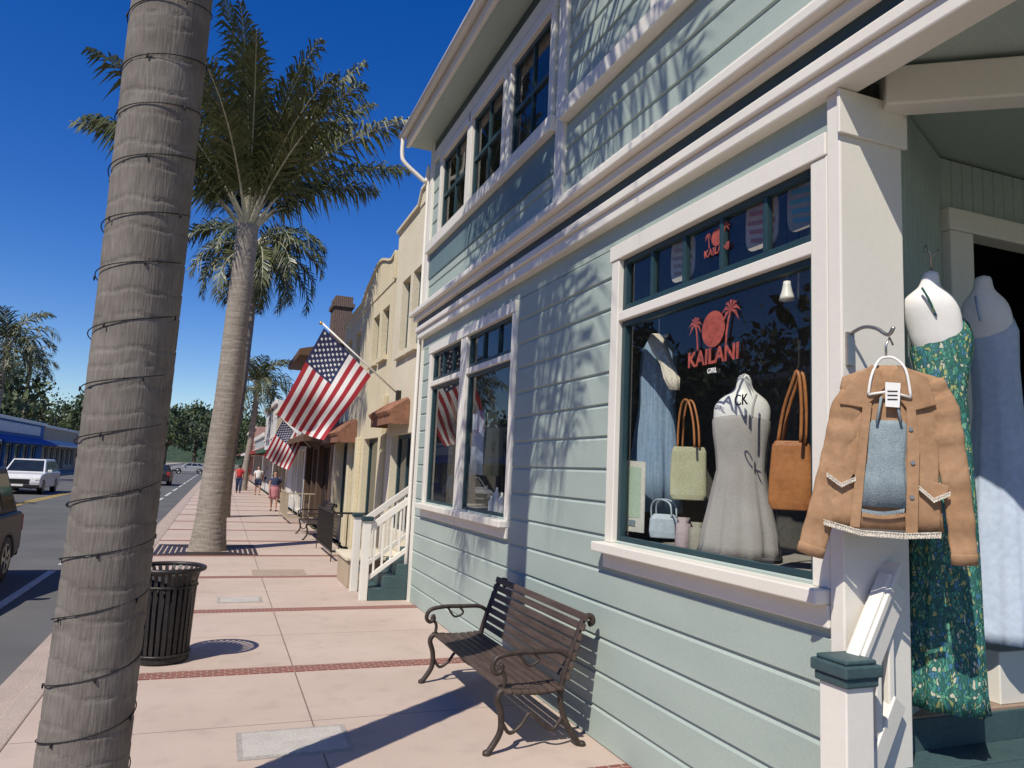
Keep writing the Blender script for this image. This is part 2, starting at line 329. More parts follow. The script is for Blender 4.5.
s=MB(); s.box(WX+.01,9,10.72,10.75,0,6.9); s.box(8.97,9,YN,10.72,0,6.9); s.box(WX+.01,8.97,YN,YN+.03,4.1,6.9); s.box(WX+.02,8.97,2.64,10.72,4.12,4.3)
s.build('side_wall','aqua_board',shop)
MB().box(WX-.012,WX+.05,2.716,10.75,3.66,3.83).build('frieze','aqua',shop)
s=MB(); s.box(WX-.10,WX+.06,YN,10.80,3.83,3.93); s.box(WX-.13,WX+.06,YN,10.83,3.93,4.0); s.build('lower_cornice','white',shop,bevel=.01)
MB().box(WX-.09,WX+.06,YN,10.79,4.0,4.10).build('cornice_band','teal',shop)
s=MB(); s.box(WX-.16,WX+.06,YN,10.86,4.10,4.17); s.box(WX-.22,WX+.06,YN,10.92,4.17,4.24); s.box(WX-.10,WX+.06,YN,10.8,4.24,4.36); s.build('upper_cornice','white',shop,bevel=.012)
s=MB(); s.box(WX-.045,WX+.36,2.63,2.715,0.0,3.828); s.build('corner_post','white',shop,bevel=.008)
s=MB(); s.box(WX-.065,WX+.38,2.61,2.629,3.60,3.826); s.build('post_cap','white',shop,bevel=.004)
MB().box(WX-.03,WX+.01,10.66,10.78,0,3.655).build('corner_board','white',shop)
ty=onX(565,90).y
MB().box(WX-.05,WX,ty-.1,ty+.08,4.365,6.9).build('upper_corner_board','white',shop,bevel=.006)
MB().box(WX-.05,WX,10.62,10.78,4.365,6.9).build('upper_corner_board','white',shop,bevel=.006)
MB().box(WX-.11,WX,YN,ty-.105,5.10,5.25).build('sill_band','white',shop,bevel=.01)
MB().box(WX-.11,WX,ty+.085,10.61,5.10,5.25).build('sill_band','white',shop,bevel=.01)
MB().box(WX-.03,WX-.005,ty+.09,10.6,4.72,5.095).build('panel_band','panel',shop)
MB().box(WX-.045,WX,YN,ty-.105,6.56,6.72).build('upper_frieze','white',shop)
MB().box(WX-.045,WX,ty+.085,10.61,6.56,6.72).build('upper_frieze','white',shop)
MB().box(WX-.035,WX,ty+.085,10.61,6.725,6.86).build('dark_frieze','teal',shop)
s=MB(); s.box(2.36,WX+.3,YN-.3,10.98,6.90,6.94); s.build('soffit','aqua_board',shop)
s=MB(); s.box(2.30,2.358,YN-.3,11.0,6.88,7.10); s.build('fascia','white',shop,bevel=.01)
s=MB(); s.add([(2.32,YN-.3,7.08),(2.32,11,7.08),(9.2,11,7.08),(9.2,YN-.3,7.08),(5.6,2.5,8.2),(5.6,8,8.2)],[(0,1,5,4),(2,3,4,5),(0,4,3),(1,2,5)]); s.build('roof',cm('roof grey',(.14,.13,.12)),shop)
s=MB(); s.tube([(2.24,YN-.3,7.05),(2.24,11.05,7.05)],.055,10); s.build('gutter','white',shop,smooth=True)
s=MB(); s.tube(sp([(2.24,10.95,7.03),(2.24,10.95,6.74),(2.29,10.93,6.60),(2.52,10.88,6.40),(2.62,10.86,6.30),(2.66,10.85,6.1),(2.66,10.85,.1)]),.033,10); s.build('downspout','white',shop,smooth=True)
def display_window(a,b,nd):
    s=MB(); c=.11
    s.box(WX-.04,WX+.06,a-c,a,ZB-.02,ZT); s.box(WX-.04,WX+.06,b,b+c,ZB-.02,ZT); s.box(WX-.05,WX+.06,a-c,b+c+.02,ZT+.001,ZT+.12)
    s.box(WX-.035,WX+.06,a,b,ZM-.035,ZM+.035)
    win=s.build('display_window','white',shop,bevel=.006)
    s=MB(); s.box(WX-.13,WX+.06,a-c,b+c+.04,ZB-.09,ZB-.021); s.box(WX-.05,WX-.018,a-c,b+c,ZB-.20,ZB-.09); s.build('sill','white',win,bevel=.008)
    s=MB(); x0,x1=WX,WX+.045; f=.05
    for z0,z1 in ((ZB-.018,ZM-.036),(ZM+.036,ZT-.001)):
        s.box(x0,x1,a+.001,a+f,z0,z1); s.box(x0,x1,b-f,b-.001,z0,z1); s.box(x0,x1,a+f,b-f,z0,z0+f); s.box(x0,x1,a+f,b-f,z1-f*.8,z1)
    for i in range(1,nd):
        yy=a+(b-a)*i/nd; s.box(x0+.003,x1,yy-.017,yy+.017,ZM+.036+f,ZT-f*.8)
    s.build('sash','teal',win,bevel=.004)
    for z0,z1 in ((ZB,ZM-.04),(ZM+.04,ZT)):
        s=MB(); s.add([(WX+.03,a,z0),(WX+.03,b,z0),(WX+.03,b,z1),(WX+.03,a,z1)],[(0,1,2,3)]); s.build('pane','glass',win)
for a,b,n in wins: display_window(a,b,n)
s=MB()
s.box(3.90,3.95,3.2,5.05,1.3,4.05); s.box(WX+.065,3.95,5.05,5.10,1.3,4.05); s.box(WX+.065,3.95,2.73,5.05,4.055,4.1)
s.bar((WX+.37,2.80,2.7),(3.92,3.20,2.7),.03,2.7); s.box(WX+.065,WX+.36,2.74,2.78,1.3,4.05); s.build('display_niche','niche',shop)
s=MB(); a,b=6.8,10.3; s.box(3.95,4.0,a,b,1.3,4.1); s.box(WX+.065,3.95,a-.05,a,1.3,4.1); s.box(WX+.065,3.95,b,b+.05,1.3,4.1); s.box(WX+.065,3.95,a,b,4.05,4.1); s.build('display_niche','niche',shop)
s=MB(); s.add([(x,y,z) for z in (1.36,1.43) for x,y in ((WX+.065,2.79),(3.07,2.82),(3.89,3.18),(3.89,5.04),(WX+.065,5.04))],[(0,1,2,3,4),(5,6,7,8,9),(0,1,6,5),(1,2,7,6),(2,3,8,7),(3,4,9,8),(4,0,5,9)]); s.build('display_floor','roomfloor',shop)
s=MB(); s.box(WX+.065,3.95,6.8,10.3,1.36,1.43); s.build('display_floor','roomfloor',shop)
for a,b in uw:
    s=MB(); c=.10
    s.box(WX-.05,WX+.06,a-c,a,uz0-.018,uz1); s.box(WX-.05,WX+.06,b,b+c,uz0-.018,uz1); s.box(WX-.055,WX+.06,a-c-.02,b+c+.02,uz1,uz1+.12)
    win=s.build('upper_window','white',shop,bevel=.005)
    s=MB(); x0,x1=WX-.01,WX+.03; f=.05; zm=(uz0+uz1)/2
    s.box(x0,x1,a+.001,a+f,uz0,uz1-.001); s.box(x0,x1,b-f,b-.001,uz0,uz1-.001)
    for z in (uz0,zm-.03,uz1-.052): s.box(x0+.003,x1,a+f,b-f,z,z+.05)
    ym_=(a+b)/2; s.box(x0+.006,x1,ym_-.014,ym_+.014,uz0+.05,uz1-.05)
    s.build('sash','teal',win,bevel=.003)
    s=MB(); s.add([(WX+.02,a,uz0),(WX+.02,b,uz0),(WX+.02,b,uz1),(WX+.02,a,uz1)],[(0,1,2,3)]); s.build('pane','glass',win)
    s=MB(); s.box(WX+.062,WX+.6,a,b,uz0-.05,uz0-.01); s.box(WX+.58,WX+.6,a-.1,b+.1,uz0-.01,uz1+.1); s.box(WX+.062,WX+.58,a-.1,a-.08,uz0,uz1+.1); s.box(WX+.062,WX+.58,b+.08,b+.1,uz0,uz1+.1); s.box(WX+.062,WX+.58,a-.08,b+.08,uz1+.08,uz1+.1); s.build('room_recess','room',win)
# entry
def planks(mb,p,q,z0,z1,wd=.095,d=.009):
    p=V(p);q=V(q);L=(q-p).length;u=(q-p)/L;n=V((u.y,-u.x,0)); c=0
    while c<L-1e-4:
        e=min(c+wd,L)
        pts=[p+u*c,p+u*(c+.007)+n*d,p+u*(e-.007)+n*d,p+u*e]
        for a,b in zip(pts,pts[1:]): mb.add([(a.x,a.y,z0),(b.x,b.y,z0),(b.x,b.y,z1),(a.x,a.y,z1)],[(0,1,2,3)])
        c=e
s=MB(); planks(s,(3.07,2.72,0),(4.05,3.2,0),.8,3.98)
planks(s,(4.05,3.2,0),(7,3.2,0),3.64,3.98); planks(s,(5.5,3.2,0),(7,3.2,0),.8,3.64); s.build('entry_boards','aqua_board',shop)
s=MB(); s.box(4.05,4.25,3.13,3.26,.8,3.5); s.box(5.3,5.5,3.13,3.26,.8,3.5); s.box(4.03,5.52,3.12,3.26,3.5,3.64); s.build('door_frame','white',shop,bevel=.01)
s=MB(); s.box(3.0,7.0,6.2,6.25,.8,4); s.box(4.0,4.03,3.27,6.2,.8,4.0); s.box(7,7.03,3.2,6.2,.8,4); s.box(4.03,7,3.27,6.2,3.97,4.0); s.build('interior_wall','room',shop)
s=MB(); s.bar((2.93,2.615,3.87),(4.45,1.55,3.87),.14,.2); s.build('entry_beam','white',shop,bevel=.01)
s=MB(); s.box(WX-.08,7.2,YN,3.26,4.0,4.06); s.build('entry_ceiling','aqua_board',shop)
s=MB(); s.box(4.35,4.6,1.35,1.6,.0,3.77); s.build('corner_post','white',shop,bevel=.008)
s=MB(); s.box(WX-.05,WX+.31,YN,YN+.3,0,3.828); s.build('corner_post','white',shop,bevel=.008)
s=MB(); s.box(3.0,7.2,2.79,3.2,0,.80); s.box(4.0,7,3.2,6.2,0,.80); s.build('entry_floor','plank',shop)
s=MB()
for i in range(3): s.box(2.42+.27*i,7.2,.5,2.56-.004*i,.2*i,.2*(i+1)+.02*i-.035); s.box(2.39+.27*i,7.2-.003*i,.48,2.58-.004*i,.2*(i+1)+.02*i-.035,.2*(i+1)+.02*i)
s.box(2.99,7.18,2.572,2.775,0,.645); s.box(3.0,7.19,2.776,2.789,0,.79); s.build('step','tealgrey',shop,bevel=.006)
s=MB(); s.box(3.92,4.6,2.82,3.1,.8,1.07); s.build('plinth','white',shop,bevel=.006)
nw=onX(846,668,2.56); nx,ny=2.56,nw.y; s=MB(); s.box(nx-.075,nx+.075,ny-.075,ny+.075,0,nw.z-.06); s.build('newel_post','white',shop,bevel=.006)
P0=V((nx+.05,ny+.02,0)); P1=V((2.93,2.60,0)); zt=nw.z
s=MB(); s.bar(P0+V((0,0,zt-.10)),P1+V((0,0,zt+.34)),.06,.17); s.bar(P0+V((0,0,zt-.015)),P1+V((0,0,zt+.425)),.09,.035); s.bar(P0+V((0,0,zt-.62)),P1+V((0,0,zt-.18)),.05,.10)
for t in (.25,.55,.85): q=P0.lerp(P1,t); s.bar(q+V((0,0,zt-.62+.44*t)),q+V((0,0,zt-.12+.44*t)),.035,.035)
s.build('stair_rail','white',shop,bevel=.006)
s=MB(); s.box(nx-.09,nx+.09,ny-.09,ny+.09,nw.z-.06,nw.z-.02); s.box(nx-.102,nx+.102,ny-.102,ny+.102,nw.z-.02,nw.z+.03); s.box(nx-.085,nx+.085,ny-.085,ny+.085,nw.z+.03,nw.z+.05); s.build('newel_cap','tealgrey',shop,bevel=.008)
# ---------------------------------------------------------------- entry steps of the next door
es=thing('entry_steps','white stair railing and teal steps at the far end of the aqua shop','steps',(2.4,11.1,0))
for i in range(4):
    s=MB(); s.box(2.12+.2*i,2.94,10.80,11.62,.17*i,.17*(i+1)); s.build('step','tealgrey',es,bevel=.006)
for yy in (10.86,11.66):
    s=MB(); s.box(2.0,2.11,yy-.055,yy+.055,0,1.12); s.build('newel_post','white',es,bevel=.006)
    s=MB(); s.box(1.975,2.135,yy-.08,yy+.08,1.12,1.18); s.build('newel_cap','teal',es,bevel=.008)
    s=MB(); s.bar((2.1,yy,1.02),(2.9,yy,1.62),.05,.09); s.bar((2.1,yy,.3),(2.9,yy,.9),.05,.06)
    for i in range(6): x=2.18+.12*i; s.bar((x,yy,.36+.75*(x-2.18)),(x,yy,1.05+.75*(x-2.18)),.03,.03)
    s.build('handrail','white',es,bevel=.004)
# ---------------------------------------------------------------- window display
def dress_on_bust(label,pos,bust,dress,dm,fold,k=9,dr=.6,e=1):
    p=pos(dress[-1][0],dress[-1][1]); r=thing('mannequin',label,'mannequin',p)
    s=MB(); pxloft(s,bust,pos,dr=.52); b=s.build('bust','plastic',r,smooth=True)
    sb=b.modifiers.new('smooth','SUBSURF'); sb.levels=1; sb.render_levels=1
    s=MB(); pxloft(s,dress,pos,dr=dr,fold=fold,k=k,n=84); s.build('dress',dm,r,smooth=True)
    return r
GX=3.0
gm=dress_on_bust('headless white mannequin in sleeveless grey slip dress in the display window',pX(GX),
  [(745,373,7,.9),(744,386,7,.9),(744,392,11,.7),(743,398,21),(742,405,27),(742,416,28),(741,432,26),(741,455,22)],
  [(741,414,24),(741,421,28),(741,434,27.5),(741,452,25),(741,470,23.5),(740,490,27),(740,510,31),(740,532,36),(740,546,37),(739,557,40)],'greydress',.07,9)
for a,b in (((727,398),(725,420)),((758,398),(757,420))):
    A=onX(*a,GX);B=onX(*b,GX); d=V((-.09,-.07,0)); s=MB(); s.tube(sp([A+d*.35+V((0,0,.015)),A.lerp(B,.45)+d*1.0,B+d*1.15],4),.007,6); s.build('strap','greydress',gm,smooth=True)
text('CK',.09,'lettering','ink',gm,onX(741,405,2.765),(0,-1,0),(0,0,1))
BDX=3.05
bd=thing('hanging_dress','pale blue striped dress hanging at the left of the display window','dress',onX(657,510,BDX))
s=MB(); pxloft(s,[(659,334,3),(659,342,12),(659,352,17),(658,375,18),(657,405,17),(656,440,21),(655,475,24),(654,512,26)],pX(BDX),dr=.42,fold=.14,k=7,n=72); s.build('dress_cloth','stripedress',bd,smooth=True)
a=onX(659,334,BDX); s=MB(); s.tube([a,a+V((0,0,.1)),a+V((.02,.03,.13)),a+V((.03,.05,.1))],.005,6); s.bar(a+V((-.0,.12,-.03)),a+V((0,-.12,-.03)),.012,.02); s.build('hanger','plastic',bd)
s=MB(); pxloft(s,[(655,334,5,.6),(657,342,9),(661,352,8),(667,364,6),(672,378,7),(675,390,4)],pX(2.92),dr=.3,fold=.3,k=5,n=40); tag(s.build('white_scarf','lace',None,smooth=True),'white scarf draped over the pale blue dress in the window','scarf')
def bag(name,label,X,rows,m,handle,hr,dr=.35):
    r=thing(name,label,'bag',onX(rows[-1][0],rows[-1][1],X)); s=MB(); pxloft(s,rows,pX(X),dr=dr,e=.4,n=40,fold=.015,k=3); s.build('bag_body',m,r,smooth=False,bevel=.006)
    for off in (-.03,.03):
        s=MB(); s.tube(sp([onX(px,py,X)+V((off,off*.5,0)) for px,py in handle],3),hr,7); s.build('handle',m if name!='tote_bag' else 'tan',r,smooth=True)
    return r
bag('tote_bag','pale olive tote bag with tall tan handles left of the grey dress',2.98,[(689,447,15),(689,452,17),(688,480,18),(688,495,18),(688,500,16)],'olive',[(680,450),(681,425),(684,405),(688,400),(692,405),(696,425),(697,448)],.008)
bag('shoulder_bag','tan leather bag hanging right of the grey dress in the window',2.92,[(791,441,15),(791,446,18),(791,480,21),(790,503,21),(790,510,18)],'tan',[(780,445),(786,410),(796,380),(799,372),(802,380),(804,410),(803,443)],.010)
bag('small_handbag','small pale blue handbag on the display floor under the blue dress',2.90,[(664,514,10),(664,519,14),(664,532,15),(664,538,14)],'palebag',[(654,518),(654,506),(658,500),(666,500),(673,505),(674,518)],.006,dr=.4)
a=onX(799,372,2.92); hk=thing('wall_hook','dark hook holding the tan bag in the window','hook',a); s=MB(); s.tube([(a.x,a.y,4.05),a+V((0,0,.03)),a+V((-.03,0,0)),a+V((-.03,0,.03))],.007,6); s.build('hook_rod','black',hk)
for i,(px,py,hh,c,lab) in enumerate([(683,545,.22,(.40,.32,.33),'dusty pink pouch on the display floor beside the olive tote'),(697,545,.2,(.30,.28,.22),'khaki folded pouch on the display floor left of the grey dress')]):
    p=onX(px,py,2.95); r=thing('pouch',lab,'pouch',(p.x,p.y,1.43)); zf=1.43
    s=MB(); s.loft([(p.x,p.y,zf,.055,.05,.5),(p.x,p.y,zf+.03,.06,.055,.5),(p.x,p.y,zf+hh*.8,.05,.05,.5),(p.x,p.y,zf+hh*.85,.03,.03,.5),(p.x,p.y,zf+hh,.045,.045,.5)],20,True,.06,5); s.build('pouch_body',cm('pouch%d'%i,c),r,smooth=True)
cdp=thing('display_card','tall pale green and cream card leaning on the display window glass','card',onX(632,530,2.80))
q=[onX(620,530,2.80),onX(643,533,2.80),onX(645,462,2.80),onX(623,460,2.80)]
s=MB(); s.add(q+[p+V((.008,0,0)) for p in q],[(0,1,2,3),(7,6,5,4),(0,4,5,1),(1,5,6,2),(2,6,7,3),(3,7,4,0)]); s.build('card_board','cardfg',cdp)
c=sum(q,V())/4; s=MB(); qq=[c+(p-c)*.72+V((-.002,0,.03)) for p in q]; s.add(qq,[(0,1,2,3)]); s.build('card_picture','cardbg',cdp)
s=MB(); s.obox(c+V((-.004,0,-.19)),(0,.05,0),(0,0,.02),(.001,0,0)); s.build('card_band','denim',cdp)
def palmglyph(mb,X,o,hh,lean):
    ts=[V((X,o.y-lean*hh*t*t,o.z+hh*t)) for t in (0,.35,.7,1)]
    for a,b in zip(ts,ts[1:]): mb.obox((a+b)/2,(0,(b-a).y/2,(b-a).z/2),(0,hh*.04,0),(.001,0,0))
    t=ts[-1]
    for k in range(7):
        an=-.5+k*.7; u=V((0,cos(an),sin(an))); L=hh*.45
        e=t+u*L+V((0,0,-L*.35)); m=t+u*L*.55+V((0,0,L*.06)); n=V((0,-u.z,u.y))*hh*.06
        mb.add([t,m+n,e,m-n],[(0,1,2,3)])
def emblem(label,X,cpx,rad,zt,sz,sub):
    c=onX(*cpx,X); r=thing('window_emblem',label,'sign',c); s=MB()
    n=40; pts=[(rad*cos(2*PI*i/n),rad*sin(2*PI*i/n)) for i in range(n)]
    s.prism(pts,lambda a,b:(X,c.y+a,c.z+b),lambda a,b:(X+.003,c.y+a,c.z+b)); s.build('sun_disc','coral',r)
    s=MB(); palmglyph(s,X-.003,V((X,c.y+rad*1.35,c.z-rad*1.0)),rad*1.5,-.15); s.build('palm_motif','coral',r)
    s=MB(); palmglyph(s,X-.003,V((X,c.y-rad*1.15,c.z-rad*1.0)),rad*1.8,.22); s.build('palm_motif','coral',r)
    text('KAILANI',sz,'lettering','coral',r,(X-.004,c.y,zt),(0,-1,0),(0,0,1),offset=.003 if sub else .001)
    if sub: text('GIRL',.045,'small_lettering','plastic',r,(X-.004,c.y,zt-.06),(0,-1,0),(0,0,1))
emblem('coral sun and palm trees emblem with lettering on the main display pane',2.728,(713,329),.112,onX(712,363,2.72).z,.135,True)
emblem('small coral sun and palms emblem in the transom panes above',2.728,(717,237),.055,onX(717,253,2.72).z,.066,False)
p=onX(787,290,2.95); pl=thing('pendant_lamp','small white bell pendant lamp hanging inside the display window','lamp',p)
s=MB(); s.lathe((p.x,p.y,p.z-.04),[(.045,-.02),(.04,.0),(.03,.03),(.022,.07),(.02,.09)],20); s.build('lamp_shade','plastic',pl,smooth=True)
s=MB(); s.tube([p+V((0,0,.05)),(p.x,p.y,4.04)],.004,6); s.build('cord','ink',pl)
for px,py,c1,c2,lab in ((762,222,(.42,.16,.10),(.55,.46,.36),'reddish striped surf picture behind the transom pane left of the corner'),(806,200,(.10,.30,.34),(.36,.30,.22),'teal patterned picture behind the transom pane nearest the corner'),(683,258,(.36,.26,.18),(.55,.50,.42),'pale rounded board behind the second transom pane')):
    c=onX(px,py,2.83); r=thing('transom_picture',lab,'picture',c); s=MB(); s.prism([(.14*math.copysign(abs(cos(t))**.5,cos(t)),.16*math.copysign(abs(sin(t))**.5,sin(t))) for t in [2*PI*i/28 for i in range(28)]],lambda a,b:(c.x-.004,c.y+a,c.z+b),lambda a,b:(c.x+.004,c.y+a,c.z+b)); s.build('picture_board',cm('picb'+str(px),c2),r)
    s=MB()
    for i in range(5): s.obox(c+V((-.007,0,-.11+.055*i)),(.001,0,0),(0,.115-.012*abs(i-2),.02),(0,0,.013))
    s.build('picture_stripes',cm('pic'+str(px),c1),r)
for i in range(7):
    p=(2.95,7.1+.17*i,1.43); r=thing('glass_bottle','small white bottle in the row along the far window display','bottle',p,group='small bottles in the far shop window')
    s=MB(); hh=.13+.05*(i%3); s.lathe(p,[(.035,0),(.038,.02),(.038,hh),(.015,hh+.03),(.015,hh+.07)],14); s.build('bottle_body','plastic',r,smooth=True)
    s=MB(); s.lathe((p[0],p[1],p[2]+hh+.07),[(.018,0),(.018,.025)],12); s.build('cap','ink',r)
for i,(yy,m,lab) in enumerate([(7.5,'coral','red folded towel hanging in the nearer of the paired windows'),(8.2,'palebag','pale blue shirt hanging in the nearer of the paired windows'),(9.1,'olive','khaki shirt hanging in the farther of the paired windows'),(9.7,'bluedress','blue dress hanging in the farther of the paired windows')]):
    r=thing('hanging_garment',lab,'garment',(3.3,yy,1.9)); s=MB(); s.loft([(3.3,yy,2.75,.03,.05,0),(3.3,yy,2.68,.08,.2,0),(3.3,yy,2.4,.08,.2,0),(3.3,yy,1.85,.09,.24,0)],40,True,.08,7); s.build('garment_cloth',m,r,smooth=True)
    s=MB(); s.tube([(3.3,yy,2.74),(3.3,yy,2.84),(3.3,yy+.03,2.86),(3.3,yy,2.9),(3.3,yy,4.04)],.006,6); s.build('hanger','steel',r)
# ---------------------------------------------------------------- clothes at the entry
GY=2.62
gd=dress_on_bust('white mannequin in long green botanical print dress behind the suede jacket',pY(GY),
  [(931,270,8,.9),(930,283,8,.9),(929,289,11,.7),(928,295,20),(929,304,25),(932,316,26),(936,335,24),(940,360,22)],
  [(946,316,12,.75),(943,324,22,.66),(942,336,27),(941,352,27.5),(942,390,21),(943,425,23),(943,490,28),(944,560,31),(945,630,33),(946,690,35),(947,709,36)],'print',.07,9)
d=-V((ray(930,300).x,ray(930,300).y,0)).normalized()
for a,m_,b in (((922,290),(929,303),(936,319)),((937,289),(946,300),(953,318))):
    s=MB(); s.tube(sp([onY(*a,GY)+d*.05,onY(*m_,GY)+d*.08,onY(*b,GY)+d*.085],4),.011,6,flat=.5); s.build('strap','print',gd,smooth=True)
a=onY(931,270,GY); s=MB(); s.tube([a,a+V((0,0,.08)),a+V((-.03,0,.12)),a+V((-.04,0,.09))],.006,8); s.tube([a+V((0,0,.06)),a+V((.02,-.03,.1))],.006,6); s.build('hanger_hook','steel',gd,smooth=True)
bm2=dress_on_bust('white mannequin in long plain pale blue dress standing in the shop doorway',pY(2.80),
  [(983,275,8,.9),(983,287,8,.9),(983,293,11,.7),(984,300,18),(985,310,22),(988,325,22),(992,350,20)],
  [(990,320,20,.66),(992,332,22.5),(995,370,20.5),(998,410,21),(1000,470,26),(1002,560,31),(1004,630,34),(1004,642,34)],'bluedress',.07,8)
d=-V((ray(985,300).x,ray(985,300).y,0)).normalized()
for a,m_,b in (((976,298),(978,310),(981,324)),((995,302),(1000,312),(1002,326))):
    s=MB(); s.tube(sp([onY(*a,2.80)+d*.05,onY(*m_,2.80)+d*.08,onY(*b,2.80)+d*.085],4),.010,6,flat=.5); s.build('strap','bluedress',bm2,smooth=True)
JC=V((2.70,2.42,1.9)); JU=V((.8,-.6,0)); JW=V((-.6,-.8,0)); JR=math.atan2(-.6,.8)
jp=lambda px,py:onP(px,py,JC,JW)
jk=thing('suede_jacket','tan suede jacket with cream lace trim on a hanger at the corner post','jacket',jp(882,530))
s=MB(); pxloft(s,[(886,366,12,.4),(887,371,26,.26),(889,377,43,.19),(892,388,48,.15),(893,405,46,.15),(891,425,45,.155),(889,450,46,.15),(885,480,49,.15),(881,515,55,.135),(879,529,57,.13)],jp,rot=JR,n=96,fold=.05,k=7,e=.75); s.build('body_cloth','suede',jk,smooth=True)
def jt(px,py,o=0): return jp(px,py)+JW*o
for P,rr in (([(862,384),(847,408),(838,450),(825,500),(810,552)],[.056,.068,.064,.059,.056]),([(930,382),(943,410),(951,455),(959,510),(964,562)],[.052,.061,.058,.054,.050])):
    s=MB(); pts=[jt(*p,.010) for p in P]; fine=[];fr=[]
    for i in range(len(pts)-1):
        for k in range(8):
            t=k/8; fine.append(pts[i].lerp(pts[i+1],t)+JW*.006*sin(i*8+k*1.3)); fr.append((rr[i]*(1-t)+rr[i+1]*t)*(1+.022*sin(i*6+k*1.7)))
    fine.append(pts[-1]); fr.append(rr[-1]); s.tube(fine,fr,24,flat=.31,ref=JW); sl=s.build('sleeve','suede',jk,smooth=True)
    s=MB(); d=(fine[-1]-fine[-2]).normalized(); s.tube([fine[-1]-d*.035,fine[-1]-d*.033,fine[-1]+d*.010,fine[-1]+d*.011],[fr[-1]*.98,fr[-1]*1.03,fr[-1]*1.03,fr[-1]*.9],24,flat=.37,ref=JW); s.build('cuff','suede',sl,smooth=True)
s=MB(); pxloft(s,[(886,421,14,.16),(886,426,18.5,.19),(886,440,17.5,.21),(885,460,17,.23),(883,480,20,.24),(881,507,25,.24)],(lambda px,py:jt(px,py,.030)),rot=JR,n=72,fold=.06,k=6); s.build('denim_top','denim',jk,smooth=True)
for a,b in (((879,398),(874,424)),((893,398),(898,424))):
    s=MB(); s.tube([jt(*a,.050),jt((a[0]+b[0])/2,(a[1]+b[1])/2,.055),jt(*b,.058)],.006,6); s.build('denim_strap','denim',jk,smooth=True)
def jpoly(pts,o,th):
    s=MB(); s.prism(pts,lambda a,b:jt(a,b,o),lambda a,b:jt(a,b,o+th)); return s
for P in ([(870,366),(848,381),(838,405),(863,409),(883,389),(878,372)],[(898,366),(924,378),(934,406),(907,413),(889,391),(893,372)]):
    jpoly(P,.036,.010).build('collar','suede',jk,bevel=.004)
for P in ([(861,405),(870,404),(865,450),(858,527),(848,526),(856,450)],[(904,409),(913,409),(917,450),(915,533),(903,533),(905,450)]):
    jpoly(P,.041,.006).build('placket','suede',jk,bevel=.002)
for P in ([(826,466),(853,472),(848,480),(840,484),(826,475)],[(917,478),(946,486),(944,495),(931,499),(917,488)]):
    jpoly(P,.035,.008).build('pocket','suede',jk,bevel=.002)
def lace(a,b,o,wd):
    A=jt(*a,o);B=jt(*b,o); n=int((B-A).length/.0105)+1; s=MB(); u=(B-A)/n; dn=V((0,0,-1))
    for i in range(n):
        c=A+u*(i+.5); pts=[(cos(t)*.5,sin(t)) for t in [PI*q/6 for q in range(7)]]
        s.prism(pts,lambda x,y:c+u*x*1.15+dn*(y*wd*.5+wd*.5*(1 if y>0 else 0)),lambda x,y:c+u*x*1.15+dn*(y*wd*.5+wd*.5*(1 if y>0 else 0))+JW*.003)
    s.bar(A,B,.005,.008,up=JW); return s
for a,b,o,wd in (((825,473),(840,484),.047,.017),((839,484),(854,477),.047,.017),((916,486),(931,499),.047,.017),((930,499),(947,492),.047,.017),((822,519),(860,530),.045,.024),((860,530),(901,533),.034,.024),((901,533),(938,532),.045,.024)): lace(a,b,o,wd).build('lace_trim','lace',jk)
s=MB(); n=16; P=[(859+42*i/n,508+3*sin(PI*i/n)) for i in range(n+1)]
for a,b in zip(P,P[1:]):
    A=jt(*a,.060);B=jt(*b,.060); c=(A+B)/2; u=B-A; s.prism([(cos(t)*.5,sin(t)) for t in [PI*q/6 for q in range(7)]],lambda x,y:c+u*x*1.1+V((0,0,-y*.018)),lambda x,y:c+u*x*1.1+V((0,0,-y*.018))+JW*.004)
s.build('denim_lace','denim',jk)
for px,py in ((908,430),(910,463),(909,497)):
    c=jt(px,py,.048); s=MB(); s.prism([(.009*cos(PI*i/6),.009*sin(PI*i/6)) for i in range(12)],lambda a,b:c+JU*a+V((0,0,b)),lambda a,b:c+JU*a+V((0,0,b))+JW*.005); s.build('button','steel',jk)
jpoly([(882,384),(897,385),(896,409),(882,408)],.065,.002).build('price_tag','plastic',jk)
s=MB()
for i in range(3): s.obox(jt(889,393+i*4,.0685),JU*.02,(0,0,.0025),JW*.0005)
s.build('tag_print','ink',jk)
hg=thing('coat_hanger','white plastic hanger inside the collar of the suede jacket','hanger',jp(886,366)); s=MB()
s.tube([jt(866,396,.052),jt(886,393,.060),jt(908,399,.052)],.006,8); s.tube(sp([jt(866,396,.052),jt(869,378,.052),jt(877,362,.03),jt(885,358,.02),jt(894,360,.03),jt(903,372,.052),jt(908,399,.052)],4),.006,8); s.build('hanger_frame','plastic',hg,smooth=True)
s=MB(); s.tube([jt(885,358,.02),jt(885,346,.02),jt(889,338,.01),jt(893,345,.0)],.005,8); s.build('hanger_hook','steel',hg,smooth=True)
bk=thing('wall_bracket','metal bracket on the white corner post holding the jacket hanger','bracket',(WX+.12,2.6,2.4)); a=jt(886,338,0)
s=MB(); s.box(a.x-.02,a.x+.02,2.61,2.63,a.z-.1,a.z+.06); s.build('bracket_plate','steel',bk,bevel=.002)
s=MB(); s.tube(sp([(a.x,2.62,a.z+.05),(a.x,2.54,a.z+.07),(a.x-.01,2.46,a.z+.05),(a.x-.01,a.y-.02,a.z+.01),(a.x-.01,a.y-.05,a.z+.04)],4),.009,8); s.build('bracket_arm','steel',bk,smooth=True)
